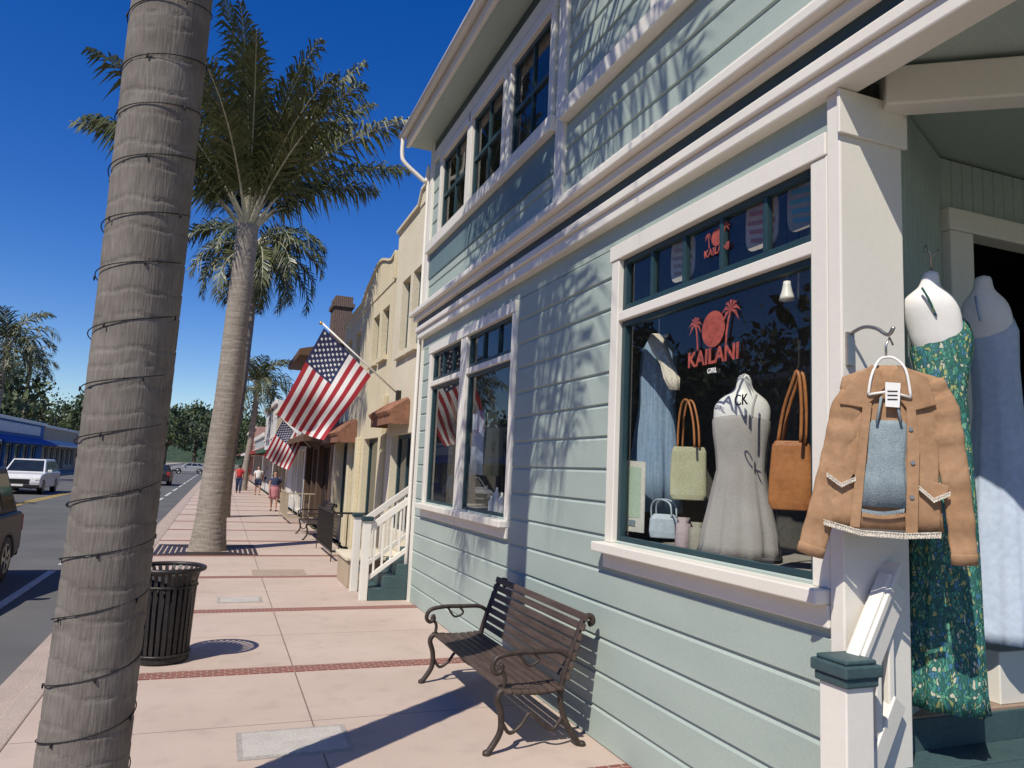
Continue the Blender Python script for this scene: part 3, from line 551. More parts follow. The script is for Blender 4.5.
# ---------------------------------------------------------------- bench
bn=thing('park_bench','brown slatted bench with ornate iron ends against the aqua wall','bench',(2.15,5.8,0))
y0,y1=4.93,6.68
s=MB()
for i in range(7): x=1.93+.066*i; z=.425-.012*sin(PI*i/6); s.box(x,x+.056,y0-.06,y1+.06,z-.022,z)
s.build('seat','slat',bn,bevel=.005)
s=MB()
for i in range(7):
    t=i/6; x=2.415+.125*t; z=.49+.40*t; u=V((.28,0,.96)).normalized(); n=V((.96,0,-.28)).normalized(); s.obox((x,(y0+y1)/2,z),(0,(y1-y0)/2+.06,0),u*.026,n*.011)
s.build('backrest','slat',bn,bevel=.005)
for yy in (y0,y1):
    def tb(pts,r,nm):
        s=MB(); s.tube(sp([(x,yy,z) for x,z in pts]),r,10,flat=1,ref=(0,1,0)); return s.build(nm,'iron',bn,smooth=True)
    tb([(1.83,.0),(1.86,.03),(1.93,.14),(1.93,.26),(1.90,.36),(1.93,.41),(2.0,.405),(2.2,.39),(2.36,.40)],.022,'leg')
    tb([(2.56,.0),(2.52,.03),(2.43,.16),(2.38,.30),(2.385,.42),(2.43,.58),(2.51,.80),(2.55,.88),(2.60,.89),(2.615,.85),(2.585,.835)],.022,'leg')
    tb([(1.945,.2),(2.0,.13),(2.08,.17),(2.15,.25),(2.24,.17),(2.33,.13),(2.40,.22)],.013,'brace')
    a=tb([(2.45,.60),(2.36,.655),(2.2,.66),(2.02,.66),(1.89,.635),(1.855,.57),(1.885,.53),(1.925,.55),(1.915,.59)],.018,'armrest')
    s=MB(); s.tube(sp([(1.90,yy,.57),(1.95,yy,.50),(1.94,yy,.41)]),.014,8); s.build('scroll','iron',a,smooth=True)
    s=MB(); s.tube(sp([(2.05,yy,.655),(2.12,yy,.57),(2.2,yy,.6),(2.17,yy,.65)]),.010,8); s.build('scroll','iron',a,smooth=True)
    for x in (1.84,2.555): s=MB(); s.lathe((x,yy,0),[(.03,0),(.03,.02),(.02,.03)],10); s.build('foot','iron',bn)
# ---------------------------------------------------------------- litter bin
bc=onZ(160,660); bc=V((bc.x,bc.y,0))
lb=thing('litter_bin','black slatted metal litter bin with flared rim behind the near palm','bin',bc)
s=MB(); nS=30
prof=[(.245,.06),(.252,.3),(.262,.6),(.27,.76),(.285,.81),(.315,.85)]
for i in range(nS):
    t=2*PI*i/nS; ra=V((cos(t),sin(t),0)); ta=V((-sin(t),cos(t),0))
    for (r0,z0),(r1,z1_) in zip(prof,prof[1:]):
        a=bc+ra*r0+V((0,0,z0)); b=bc+ra*r1+V((0,0,z1_)); wq=.017
        s.add([a-ta*wq,a+ta*wq,b+ta*wq,b-ta*wq,a-ta*wq-ra*.008,a+ta*wq-ra*.008,b+ta*wq-ra*.008,b-ta*wq-ra*.008],[(0,1,2,3),(7,6,5,4),(0,3,7,4),(1,5,6,2)])
s.build('slat_cage','black',lb)
for r_,z_,nm in ((.32,.855,'rim'),(.255,.08,'hoop'),(.268,.70,'hoop')):
    s=MB(); s.tube([bc+V((r_*cos(2*PI*i/40),r_*sin(2*PI*i/40),z_)) for i in range(41)],.022 if r_>.3 else .012,8,cap=False); s.build(nm,'black',lb,smooth=True)
s=MB(); s.lathe(bc,[(.19,.03),(.215,.1),(.225,.8),(.20,.8),(.19,.2)],28,False); s.build('liner','ink',lb,smooth=True)
s=MB(); s.lathe(bc,[(.23,0),(.25,.02),(.25,.06),(.1,.065)],28); s.build('base','black',lb)
# ---------------------------------------------------------------- palms
def trunk(pts,r0,r1,n,step,ring,mname,parent,seed,base=1.25,rough=1.0):
    rnd=random.Random(seed); s=MB(); P=sp(pts,20); L=0; cum=[0]
    for a,b in zip(P,P[1:]): L+=(b-a).length; cum.append(L)
    m=int(L/step); ph=[rnd.uniform(0,6) for _ in range(6)]; sc_=[0]
    while sc_[-1]<L+1: sc_.append(sc_[-1]+ring*rnd.uniform(.6,1.5))
    for i in range(m+1):
        d=L*i/m; k=0
        while k<len(cum)-2 and cum[k+1]<d: k+=1
        t=(d-cum[k])/max(1e-6,cum[k+1]-cum[k]); c=P[k].lerp(P[k+1],t)
        f=d/L; r=r0+(r1-r0)*f+ r0*(base-1)*math.exp(-d/.45)
        for j in range(n):
            th=2*PI*j/n
            dd=d+ring*(.22*sin(th+ph[0]+d*.9)+.10*sin(3*th+ph[1]+d*2.3)+.04*sin(7*th+ph[2]+d*5))
            idx=max(0,bisect.bisect_right(sc_,dd)-1); g=(dd-sc_[idx])/(sc_[idx+1]-sc_[idx]) if idx+1<len(sc_) else 0
            g=max(0,min(1,g)); bumpv=(.010*(g-.5)-(.026 if g<.08 else 0))*rough
            rr=r*(1+bumpv+.012*sin(2*th+ph[3]+d*.7)+.006*sin(5*th+ph[4]+d*1.9)+.002*rnd.uniform(-1,1))
            s.v.append((c.x+rr*cos(th),c.y+rr*sin(th),c.z))
    for i in range(m):
        for j in range(n):
            a=i*n+j; b=i*n+(j+1)%n; s.f.append([a,b,b+n,a+n]); s.m.append(0)
    s.f.append(list(range(m*n,m*n+n))); s.m.append(0)
    return s.build('trunk',mname,parent,smooth=True)
def crown(base,nf,L,seed,parent,lw=.04,nl=46,emin=-15,emax=86,droop=1.0,lf=.30,fold=1.0,az0=0,stalk=4,t0=.13,sr=.085):
    rnd=random.Random(seed); s=MB(); st=MB()
    for i in range(nf):
        f=i/(nf-1); az=az0+i*2.39996+rnd.uniform(-.35,.35); el=R(emax+(emin-emax)*f**1.1+rnd.uniform(-8,8)); Lf=L*rnd.uniform(.8,1.1)
        hd=V((cos(az),sin(az),0)); p=V(base)+V((0,0,-.25*f)); m=16; pts=[p.copy()]; dirs=[]; e=el
        for k in range(m):
            d=hd*cos(e)+V((0,0,sin(e))); dirs.append(d); p=p+d*(Lf/m); pts.append(p.copy()); e-=droop*R(4.2+5.5*k/m)*(1.15 if el<R(60) else .8)
        dirs.append(dirs[-1])
        s.k=1; s.tube(pts,[.026*(1-.9*k/m)+.004 for k in range(m+1)],5); s.k=0
        st.tube(pts[:stalk],[sr-sr*.65*q/(stalk-1) for q in range(stalk)],6)
        side=V((-sin(az),cos(az),0)); tw=rnd.uniform(-.5,.5)
        for q in range(nl):
            t=t0+(.99-t0)*(q+rnd.random()*.6)/nl; x=t*m; k=int(x); fr=x-k; c=pts[k].lerp(pts[min(k+1,m)],fr); d=dirs[min(k,m)]; upv=side.cross(d).normalized()
            if upv.z<0: upv=-upv
            ll=L*lf*(sin(PI*min(1,(t*.86+.14)))**.7)*rnd.uniform(.7,1.2)+.08
            for sg in (-1,1):
                ou=side*sg*(.8+rnd.uniform(-.25,.15))+d*(.55+.5*t)+upv*(rnd.uniform(-.5,.65)+tw*sg*.4)
                ou.normalize(); mid=c+ou*ll*.5; end=c+ou*ll*.93+V((0,0,-ll*rnd.uniform(.15,.6)*fold))
                wv=d*lw*.5
                s.add([c-wv*.6,c+wv*.6,mid+wv,mid-wv,end],[(0,1,2,3),(3,2,4)])
    s.build('crown',['leaf','leafdry'],parent); st.build('leaf_base','leafdry',parent,smooth=True)
p1b=onY(82,768,4.2); p1t=onY(173,0,4.2); sl=(p1t-p1b)/(p1t.z-p1b.z); g0=p1b-sl*p1b.z
r1=84*4.2/879.5/2
pa=thing('palm_tree','large palm trunk wrapped in string lights closest to the camera','palm tree',(g0.x,g0.y,0))
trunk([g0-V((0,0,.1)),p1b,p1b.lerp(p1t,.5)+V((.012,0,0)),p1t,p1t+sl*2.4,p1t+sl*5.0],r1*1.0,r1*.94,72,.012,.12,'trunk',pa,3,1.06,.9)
ct=p1t+sl*5.0; crown(ct,22,2.9,11,pa,lw=.05,nl=40,fold=1.1)
sl_=thing('string_lights','dark string light cable spiralling round the nearest palm trunk','string lights',(g0.x,g0.y,0)); s=MB(); pts=[]
ph=0; z=.1; bulb=None
while z<4.6:
    c=g0+sl*z; rr=r1*1.012*(1+.06*math.exp(-(z+.1)/.45)); pts.append((c.x+rr*cos(ph),c.y+rr*sin(ph),z))
    if len(pts)%11==0:
        q=V((c.x+(rr+.004)*cos(ph),c.y+(rr+.004)*sin(ph),z-.010))-V((g0.x,g0.y,0))
        if bulb is None:
            bm_=MB(); bm_.loft([(0,0,-.013,.001,.001,0),(0,0,-.007,.0045,.0045,0),(0,0,.005,.0045,.0045,0),(0,0,.013,.004,.004,0)],8); bulb=bm_.build('bulb','ink',sl_,smooth=True,local=True); bulb.location=q
        else:
            b_=bulb.copy(); col.objects.link(b_); b_.location=q
    ph+=.16; z+=.16/(2*PI)*.28+.0012*sin(ph+1)+.0009*sin(ph*.37)
s.tube(pts,.0029,6); s.build('cable','ink',sl_,smooth=True)
def palm(label,b,t,r,L,seed,nf=26,ring=.12,step=.05,n=28,**k):
    pr=thing('palm_tree',label,'palm tree',(b.x,b.y,0)); b=V((b.x,b.y,-.05)); m=b.lerp(t,.5)+V(((t.x-b.x)*.12,0,0))
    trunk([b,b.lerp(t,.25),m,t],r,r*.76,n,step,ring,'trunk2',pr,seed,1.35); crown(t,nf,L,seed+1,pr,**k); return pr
b2=onZ(207,550); t2=onY(248,226,b2.y)
palm('tall palm with pale leaning trunk in a grate behind the litter bin',b2,t2,.30,4.5,21,nf=36,step=.02,n=40,lw=.055,nl=86,emin=48,emax=89,droop=.46,lf=.19,fold=1.4,stalk=5,t0=.19,sr=.062,az0=.6)
t3=onY(258,243,27)
palm('second palm along the kerb with crown showing behind the tall leaning palm',V((.2,27,0)),t3,.22,3.1,31,nf=24,lw=.07,emin=-30,emax=42,lf=.22,nl=52,droop=.85)
t4=onY(258,385,52); palm('small distant palm on the right kerb beyond the flags',V((t4.x-.4,52,0)),t4,.22,3.2,41,nf=22,lw=.09,nl=30)
t5=onY(8,345,62); palm('tall palm on the far left side of the street above the blue shop',V((t5.x-.5,62,0)),t5,.25,4.0,51,nf=24,lw=.1,nl=30)
t6=onY(30,365,95); palm('shorter distant palm behind the blue shop on the left',V((t6.x,95,0)),t6,.25,3.4,61,nf=18,lw=.12,nl=24)
tg=thing('tree_grate','dark square metal grate around the base of the leaning palm','grate',(b2.x,b2.y,0)); s=MB()
for i in range(6):
    q=.45+.1*i
    for sx_,sy_,ax in ((1,0,0),(-1,0,0),(0,1,1),(0,-1,1)):
        if ax==0: s.box(b2.x+sx_*q-.03,b2.x+sx_*q+.03,b2.y-q-.03,b2.y+q+.03,0.001,.012+.0005*i)
        else: s.box(b2.x-q+.031,b2.x+q-.031,b2.y+sy_*q-.03,b2.y+sy_*q+.03,0.001,.012+.0005*i)
for a in range(4): t=PI/4+a*PI/2; s.bar(V((b2.x+.5*cos(t),b2.y+.5*sin(t),.004)),V((b2.x+1.3*cos(t),b2.y+1.3*sin(t),.004)),.05,.01)
s.build('grate_bars','iron',tg)
# ---------------------------------------------------------------- flags
def flag(label,Y,A,B,C,D,pb,pt):
    r=thing('wall_flag',label,'flag',onY(*pb,Y))
    a,b,c,d=[onY(*q,Y) for q in (A,B,C,D)]; ac=(b-a).length
    nrm=(b-a).cross(d-a).normalized()
    def S(u,v):
        p=a.lerp(b,u).lerp(d.lerp(c,u),v); return p+nrm*ac*(.10*sin(v*7+u*2.2)+.05*sin(u*6-v*4+1))*v**.7+V((0,0,-ac*.06*sin(PI*u)*v))
    s=MB(); nu,nv=26,40
    for i in range(nu+1):
        for j in range(nv+1): s.v.append(tuple(S(i/nu,j/nv)))
    for i in range(nu):
        for j in range(nv):
            st_=i//2; k=0 if st_%2==0 else 1
            if st_<7 and j<nv*.4: k=2
            q=i*(nv+1)+j; s.f.append([q,q+1,q+nv+2,q+nv+1]); s.m.append(k)
    for rr in range(9):
        for cc in range(6 if rr%2==0 else 5):
            u=(7/13)*(rr+1)/10; v=.4*((cc*2+1 if rr%2==0 else cc*2+2))/12; e=.01
            p=S(u,v); du=(S(u+e,v)-S(u-e,v)).normalized(); dv=(S(u,v+e)-S(u,v-e)).normalized(); n=du.cross(dv).normalized()
            for sg in (-1,1):
                pts=[p+n*sg*.006+(du*cos(PI*q/5)+dv*sin(PI*q/5))*(ac*.028 if q%2==0 else ac*.012) for q in range(10)]
                s.add(pts,[list(range(10))],1)
    s.build('flag_cloth',['flagr','flagw','flagb'],r,smooth=True)
    s=MB(); s.tube([onY(*pb,Y),onY(*pt,Y)],ac*.014,8); s.build('flag_pole','white',r,smooth=True)
    p=onY(*pt,Y); s=MB(); s.lathe((p.x,p.y,p.z-.03),[(.001,-.03),(.03,0),(.03,.02),(.001,.05)],10); s.build('finial',cm('brass',(.6,.4,.1),rough=.3,metal=.8),r,smooth=True)
    p=onY(*pb,Y); s=MB(); s.box(p.x-.05,p.x+.03,p.y-.05,p.y+.05,p.z-.1,p.z+.08); s.build('pole_bracket','black',r)
flag('large star striped flag hanging from an angled pole on the cream building',13.2,(324,328),(371,376),(324,440),(277,414),(399,395),(321,322))
flag('smaller star striped flag further down the row of shops',27,(283,420),(303,440),(289,470),(264,456),(312,449),(282,418))
# ---------------------------------------------------------------- other buildings
def facade(mb,X,y0,y1,z0,z1,ops,dep,sg):
    ys=sorted({y0,y1}|{o[0] for o in ops}|{o[1] for o in ops}); zs=sorted({z0,z1}|{o[2] for o in ops}|{o[3] for o in ops})
    for a,b in zip(ys,ys[1:]):
        for c,d in zip(zs,zs[1:]):
            my,mz=(a+b)/2,(c+d)/2
            if any(o[0]<my<o[1] and o[2]<mz<o[3] for o in ops): continue
            mb.add([(X,a,c),(X,b,c),(X,b,d),(X,a,d)],[(0,1,2,3)])
    for o in ops:
        x1=X+dep*sg; a,b,c,d=o[:4]
        mb.add([(X,a,c),(X,b,c),(X,b,d),(X,a,d),(x1,a,c),(x1,b,c),(x1,b,d),(x1,a,d)],[(0,1,5,4),(1,2,6,5),(2,3,7,6),(3,0,4,7)])
def building(label,X,y0,y1,h,wm,ops,sg=1,dep=9,cor='white',fm='white',awn=None,parapet=None):
    r=thing('street_building',label,'building',(X,(y0+y1)/2,0)); s=MB()
    facade(s,X,y0,y1,0,h,ops,.18,sg); xb=X+dep*sg
    s.add([(X,y0,0),(xb,y0,0),(xb,y0,h),(X,y0,h)],[(0,1,2,3)]); s.add([(X,y1,0),(xb,y1,0),(xb,y1,h),(X,y1,h)],[(0,1,2,3)]); s.add([(xb,y0,0),(xb,y1,0),(xb,y1,h),(xb,y0,h)],[(0,1,2,3)])
    s.add([(X,y0,h-.3),(X,y1,h-.3),(xb,y1,h-.3),(xb,y0,h-.3)],[(0,1,2,3)])
    s.build('wall',wm,r)
    def xx(a,b): return (X-b*sg,X-a*sg) if sg>0 else (X+a,X+b)
    if parapet:
        s=MB()
        pts=[(y0,h)]+parapet+[(y1,h)]; s.prism(pts,lambda a,b:(X-.02*sg,a,b),lambda a,b:(X+.25*sg,a,b)); pr_=s.build('parapet',wm,r)
        s=MB()
        for a,b in zip(pts,pts[1:]): s.bar((X+.11*sg,a[0],a[1]+.03),(X+.11*sg,b[0],b[1]+.03),.34,.05)
        s.build('coping',cor,pr_)
    else:
        s=MB(); x0,x1=xx(.0,.16); s.box(x0,x1,y0,y1,h-.22,h+.06); s.build('cornice',cor,r,bevel=.02)
    for o in ops:
        a,b,c,d=o[:4]; kind=o[4] if len(o)>4 else 'window'; q=X+.12*sg; f=.07; s=MB(); e0,e1=min(q,q+.05*sg),max(q,q+.05*sg)
        s.box(e0,e1,a,a+f,c,d); s.box(e0,e1,b-f,b,c,d); s.box(e0,e1,a+f,b-f,d-f,d); s.box(e0,e1,a+f,b-f,c,c+f)
        if kind=='window': s.box(e0,e1,a+f,b-f,(c+d)/2-.03,(c+d)/2+.03)
        elif kind=='shop': s.box(e0,e1,(a+b)/2-.03,(a+b)/2+.03,c+f,d-f)
        wn=s.build('door' if kind=='door' else 'window',fm,r)
        s=MB(); xg=q+.03*sg; s.add([(xg,a,c),(xg,b,c),(xg,b,d),(xg,a,d)],[(0,1,2,3)]); s.build('pane','darkglass',wn)
        if kind=='window': s=MB(); x0,x1=xx(0.0,.08); s.box(x0,x1,a-.08,b+.08,c-.1,c-.005); s.build('sill',cor,wn)
    for a in awn or []:
        ya,yb,zt,zl,out,m=a; s=MB(); x0=X-.01*sg; x1=X-out*sg
        s.add([(x0,ya,zt),(x0,yb,zt),(x1,yb,zl),(x1,ya,zl),(x1,yb,zl-.16),(x1,ya,zl-.16),(x0,ya,zl-.16),(x0,yb,zl-.16)],[(0,1,2,3),(3,2,4,5),(0,3,5,6),(1,7,4,2)])
        if m=='tile':
            n=int((yb-ya)/.16)
            for i in range(n): yy=ya+(i+.5)*(yb-ya)/n; s.tube([(x0,yy,zt+.02),(x1-.04*sg,yy,zl+.02)],.06,6)
        s.build('awning',m,r)
    return r
M['yellow']=mat('yellow stucco',(.66,.58,.40),(.59,.51,.345),s=1.2,rough=.95,bump=.25,bs=25,fine=.1)
M['cream']=mat('cream stucco',(.68,.61,.46),(.61,.54,.40),s=1.2,rough=.95,bump=.25,bs=25,fine=.1)
M['tile']=mat('clay tile',(.28,.13,.075),(.20,.095,.06),s=6,rough=.85,fine=.3,bs=12)
M['brick']=brickmat('dark brick',(.13,.075,.055),(.09,.058,.046),(.19,.16,.14),4,rot=(R(90),0,R(90)))
cm('brownwood',(.09,.055,.035)); cm('whitewall',(.66,.64,.6)); cm('tanwall',(.45,.36,.25)); cm('greywall',(.38,.38,.37)); cm('bluewall',(.04,.16,.38)); cm('rosewall',(.45,.25,.2))
cm('blueawn',(.015,.10,.36)); cm('greenawn',(.04,.11,.07)); cm('redawn',(.30,.04,.03)); cm('whiteawn',(.7,.69,.66)); cm('brownawn',(.13,.07,.04))
BX=2.95
building('cream stucco two storey building beside the aqua shop with clay tile awning',BX,10.8,14.2,6.5,'cream',[(12.15,12.75,4.0,5.4),(12.95,13.6,4.0,5.4),(11.0,11.8,.7,2.8,'door'),(12.2,13.7,.8,2.5,'shop')],cor='cream',fm='teal',awn=[(12.4,14.1,3.05,2.8,.34,'tile')],
  parapet=[(10.8,6.75),(11.9,6.75),(12.3,6.75),(12.5,6.52),(14.2,6.52)])
ops=[(14.7,15.4,4.15,5.2),(15.7,16.4,4.15,5.2),(18,18.7,4.15,5.2),(19.3,20,4.15,5.2),(14.6,16.6,.5,2.5,'shop'),(17.25,17.9,.1,2.4,'door'),(18.3,20.2,.6,2.5,'shop')]
yb_=building('pale yellow stucco building with softly curved parapet past the cream one',BX,14.25,20.6,5.6,'yellow',ops,cor='yellow',fm='teal',awn=[(17.6,20.4,2.95,2.6,.45,'tile')],
  parapet=[(14.25,6.15)]+[(14.6+.33*i,6.08+.28*sin(PI*i/8)**1.5) for i in range(9)]+[(17.5,6.0),(17.9,5.8),(20.6,5.75)])
for i,yy in enumerate((14.4,17.05,18.08,20.42)):
    q=MB(); q.box(BX-.10,BX-.002,yy-.13,yy+.13,0,3.3 if i==0 else 2.55); q.build('pilaster','yellow',yb_,bevel=.01)
b3_=building('dark timbered building with brick chimney and deep brown eaves down the street',BX,20.65,28.5,5.2,'brownwood',[(22.3,23.4,3.6,4.8),(24.4,25.6,3.6,4.8),(26.4,27.6,3.6,4.8),(22,24.5,.5,2.5,'shop'),(25,26,.1,2.4,'door'),(26.3,28.2,.5,2.5,'shop')],cor='brownwood',fm='brownwood',awn=[(21.7,28.4,3.1,2.7,.8,'brownawn')])
s=MB(); s.box(2.96,3.5,23.3,24.3,5.1,6.85); s.box(2.90,3.56,23.24,24.36,6.85,6.98); s.box(2.96,3.5,23.3,24.3,6.98,7.2); s.build('chimney','brick',b3_)
s=MB(); s.add([(2.1,24.6,5.6),(2.1,28.9,5.6),(6,28.9,6.6),(6,24.6,6.6),(2.1,24.6,5.4),(2.1,28.9,5.4),(6,28.9,5.4),(6,24.6,5.4)],[(0,1,2,3),(4,5,6,7),(0,1,5,4),(0,3,7,4),(1,2,6,5)]); s.build('roof','brownawn',b3_)
R_=[('low white shop with long pale awning past the dark timbered building',28.6,36,4.1,'whitewall','white',[(28.8,35.8,3.0,2.6,1.1,'whiteawn')]),
    ('tan flat roofed shop with green awning far down the right side',36.1,46,4.9,'tanwall','cream',[(36.5,45.5,3.0,2.5,1.1,'greenawn')]),
    ('white two storey shop with red awning far down the right side',46.1,58,5.6,'whitewall','white',[(46.5,57.5,3.0,2.5,1.2,'redawn')]),
    ('grey single storey shop beyond the white one with the red awning',58.1,74,4.0,'greywall','white',[(58.5,73.5,3.0,2.5,1.2,'whiteawn')]),
    ('rose coloured last building at the end of the right side',74.1,96,5.2,'rosewall','cream',[(75,95,3.1,2.6,1.2,'brownawn')])]
for lab,a,b,h,wm,cr,aw in R_:
    ops=[]; y=a+.6; i=0
    while y+2.2<b: ops.append((y,y+1.9,.5 if i%3 else .08,2.45,'shop' if i%3 else 'door')); y+=2.5; i+=1
    if h>5:
        y=a+1
        while y+1.2<b: ops.append((y,y+1,3.5,4.6)); y+=2.4
    building(lab,BX,a,b,h,wm,ops,cor=cr,awn=aw)
Lf=[('unseen white stucco shop opposite with green awning, nearest on the left',2,18,5.2,'whitewall','greenawn'),('unseen tan two storey building opposite beside the white stucco shop',18.1,33,6.6,'tanwall','brownawn'),('unseen grey shop opposite with red awning',33.1,48,4.8,'greywall','redawn'),('unseen cream building opposite just before the blue shop',48.1,66,5.6,'cream','whiteawn'),
    ('bright blue fronted shop with blue awning across the street',66.2,86,4.7,'bluewall','blueawn'),('white and tan low shop beyond the blue one across the street',86.1,104,4.6,'tanwall','whiteawn'),('far rose building on the left end of the street',104.1,128,4.4,'rosewall','brownawn')]
for lab,a,b,h,wm,aw in Lf:  # shops before the blue one are out of view, added for window reflections
    ops=[]; y=a+.6; i=0
    while y+2.5<b: ops.append((y,y+2.2,.5 if i%3 else .08,2.5,'shop' if i%3 else 'door')); y+=2.9; i+=1
    if h>5:
        y=a+1
        while y+1.3<b: ops.append((y,y+1.1,3.5,4.6)); y+=2.8
    building(lab,LKX-3,a,b,h,wm,ops,sg=-1,awn=[(a+.4,b-.4,3.2,2.7,1.3,aw)])
q=thing('fascia_sign','long white fascia sign on the blue shop across the street','sign',(LKX-2.95,76,3.9)); s=MB(); s.box(LKX-2.98,LKX-2.9,69,84,3.45,4.3); s.build('sign_board','whitewall',q); s=MB(); s.box(LKX-2.895,LKX-2.88,69.2,83.8,3.55,4.2); s.build('sign_face','whiteawn',q)
pl=thing('planter_box','low beige masonry planter beside the white stair railing','planter',(2.3,12.1,0))
s=MB(); s.box(2.0,2.9,11.95,13.0,0,.42); s.build('box','tanwall',pl,bevel=.01)
s=MB(); s.box(1.96,2.93,11.91,13.04,.421,.48); s.build('coping','cream',pl,bevel=.01)
def railing(label,x0,x1,ya,yb,m='black'):
    r=thing('iron_railing',label,'railing',((x0+x1)/2,ya,0)); s=MB()
    for z in (.95,.2): s.bar((x0,ya,z),(x0,yb,z),.04,.04); s.bar((x0,ya,z),(x1,ya,z),.04,.04)
    n=int((yb-ya)/.14)
    for i in range(n+1): yy=ya+(yb-ya)*i/n; s.bar((x0,yy,0 if i in(0,n) else .2),(x0,yy,.95),.018,.018)
    for i in range(1,5): x=x0+(x1-x0)*i/5; s.bar((x,ya,.2),(x,ya,.95),.018,.018)
    s.build('rails',m,r)
railing('black iron railing in front of the yellow building',2.2,2.9,15.2,17.6)
railing('tan painted railing further along past the dark timbered building',2.1,2.9,24.5,27.5,'tanwall')
copytree(bn,(2.4,20.3,0),0,'distant dark slatted bench by the yellow building')
# ---------------------------------------------------------------- far trees
def tree(name,label,loc,h,r,seed,group=None):
    rnd=random.Random(seed); t=thing(name,label,'tree',loc,group=group); x,y,z=loc; s=MB()
    s.tube([(x,y,-.2),(x+.1,y,h*.25),(x,y+.1,h*.5)],[h*.03,h*.022,h*.012],8)
    for i in range(5):
        a=rnd.uniform(0,6.28); s.tube([(x,y,h*(.25+.04*i)),(x+cos(a)*r*.4,y+sin(a)*r*.4,h*(.5+.05*i)),(x+cos(a)*r*.7,y+sin(a)*r*.7,h*(.62+.05*i))],[h*.012,h*.008,h*.003],5)
    s.build('trunk','wood',t)
    s=MB()
    for i in range(70):
        a=rnd.uniform(0,6.28); u=rnd.uniform(-1,1); q=rnd.uniform(.5,1.05); cs=math.sqrt(1-u*u)
        c=V((x+cos(a)*cs*r*q,y+sin(a)*cs*r*q,h*.62+u*h*.38*q)); cr=r*rnd.uniform(.16,.32); s.k=rnd.randint(0,1)
        for j in range(34):
            d=V((rnd.gauss(0,1),rnd.gauss(0,1),rnd.gauss(0,1))).normalized()*cr*rnd.uniform(.4,1); p=c+d; n=V((rnd.gauss(0,1),rnd.gauss(0,1),rnd.gauss(.5,1))).normalized(); e=n.cross(V((rnd.random(),rnd.random(),.1))).normalized(); f=n.cross(e); k=.05*r*rnd.uniform(.6,1.4)
            s.add([p-e*k,p+f*k*.6,p+e*k,p-f*k*.6],[(0,1,2,3)])
    s.build('crown',['tree1','tree2'],t); return t
tA=tree('leafy_tree','dark green tree in the treeline closing the far end of the street',(-14,150,0),12,6.5,1,'trees closing the street')
tB=tree('leafy_tree','dark green tree in the treeline closing the far end of the street',(-5,165,0),13,7,2,'trees closing the street')
for i,(x,y,sc_) in enumerate([(5,158,1),(-24,170,1.1),(-35,185,1.15),(14,170,1),(-45,200,1.2),(-18,190,1.2),(3,200,1.25),(-58,215,1.25),(-72,230,1.3),(-9,142,.8),(2,138,.72)]):
    copytree([tA,tB][i%2],(x,y,0),i*1.3,scale=sc_)
for i,(x,y,sc_) in enumerate([(-15.2,21,.52),(-15.2,31,.6),(-15.2,44,.55),(-27,26,1.15),(-28,40,1.0),(-26,54,1.1)]):  # out of view trees, added to break up the reflections in the panes
    copytree([tA,tB][i%2],(x,y,0),i*1.7,scale=sc_,label='leafy green tree added unseen across the road for reflections in the shop windows',group='trees added across the road')
tree('leafy_tree','dense dark tree rising behind the blue shop on the left',(-23,86,0),10.5,6.5,3)
tree('leafy_tree','dark tree behind the low shop beyond the blue one on the left',(-26,108,0),10,6,4)
hl=MB(); n=60
for i in range(n+1):
    x=-500+1000*i/n; hl.v+=[(x,420,-1),(x,520,22+9*sin(i*.5)+6*sin(i*1.3+1)),(x,700,-1)]
for i in range(n):
    for k in range(2): q=i*3+k; hl.f.append([q,q+1,q+4,q+3]); hl.m.append(0)
struct(hl.build('hills','tree1',smooth=True))
hl=MB(); n=50  # unseen ridge on the left, added so the shop windows reflect it
for i in range(n+1):
    y=-250+520*i/n; hl.v+=[(-140,y,-1),(-230,y,(58+16*sin(i*.33)+6*sin(i*1.1+2))*max(0,sin(PI*i/n))**.5),(-330,y,-1)]
for i in range(n):
    for k in range(2): q=i*3+k; hl.f.append([q,q+1,q+4,q+3]); hl.m.append(0)
struct(hl.build('hills','hill',smooth=True))
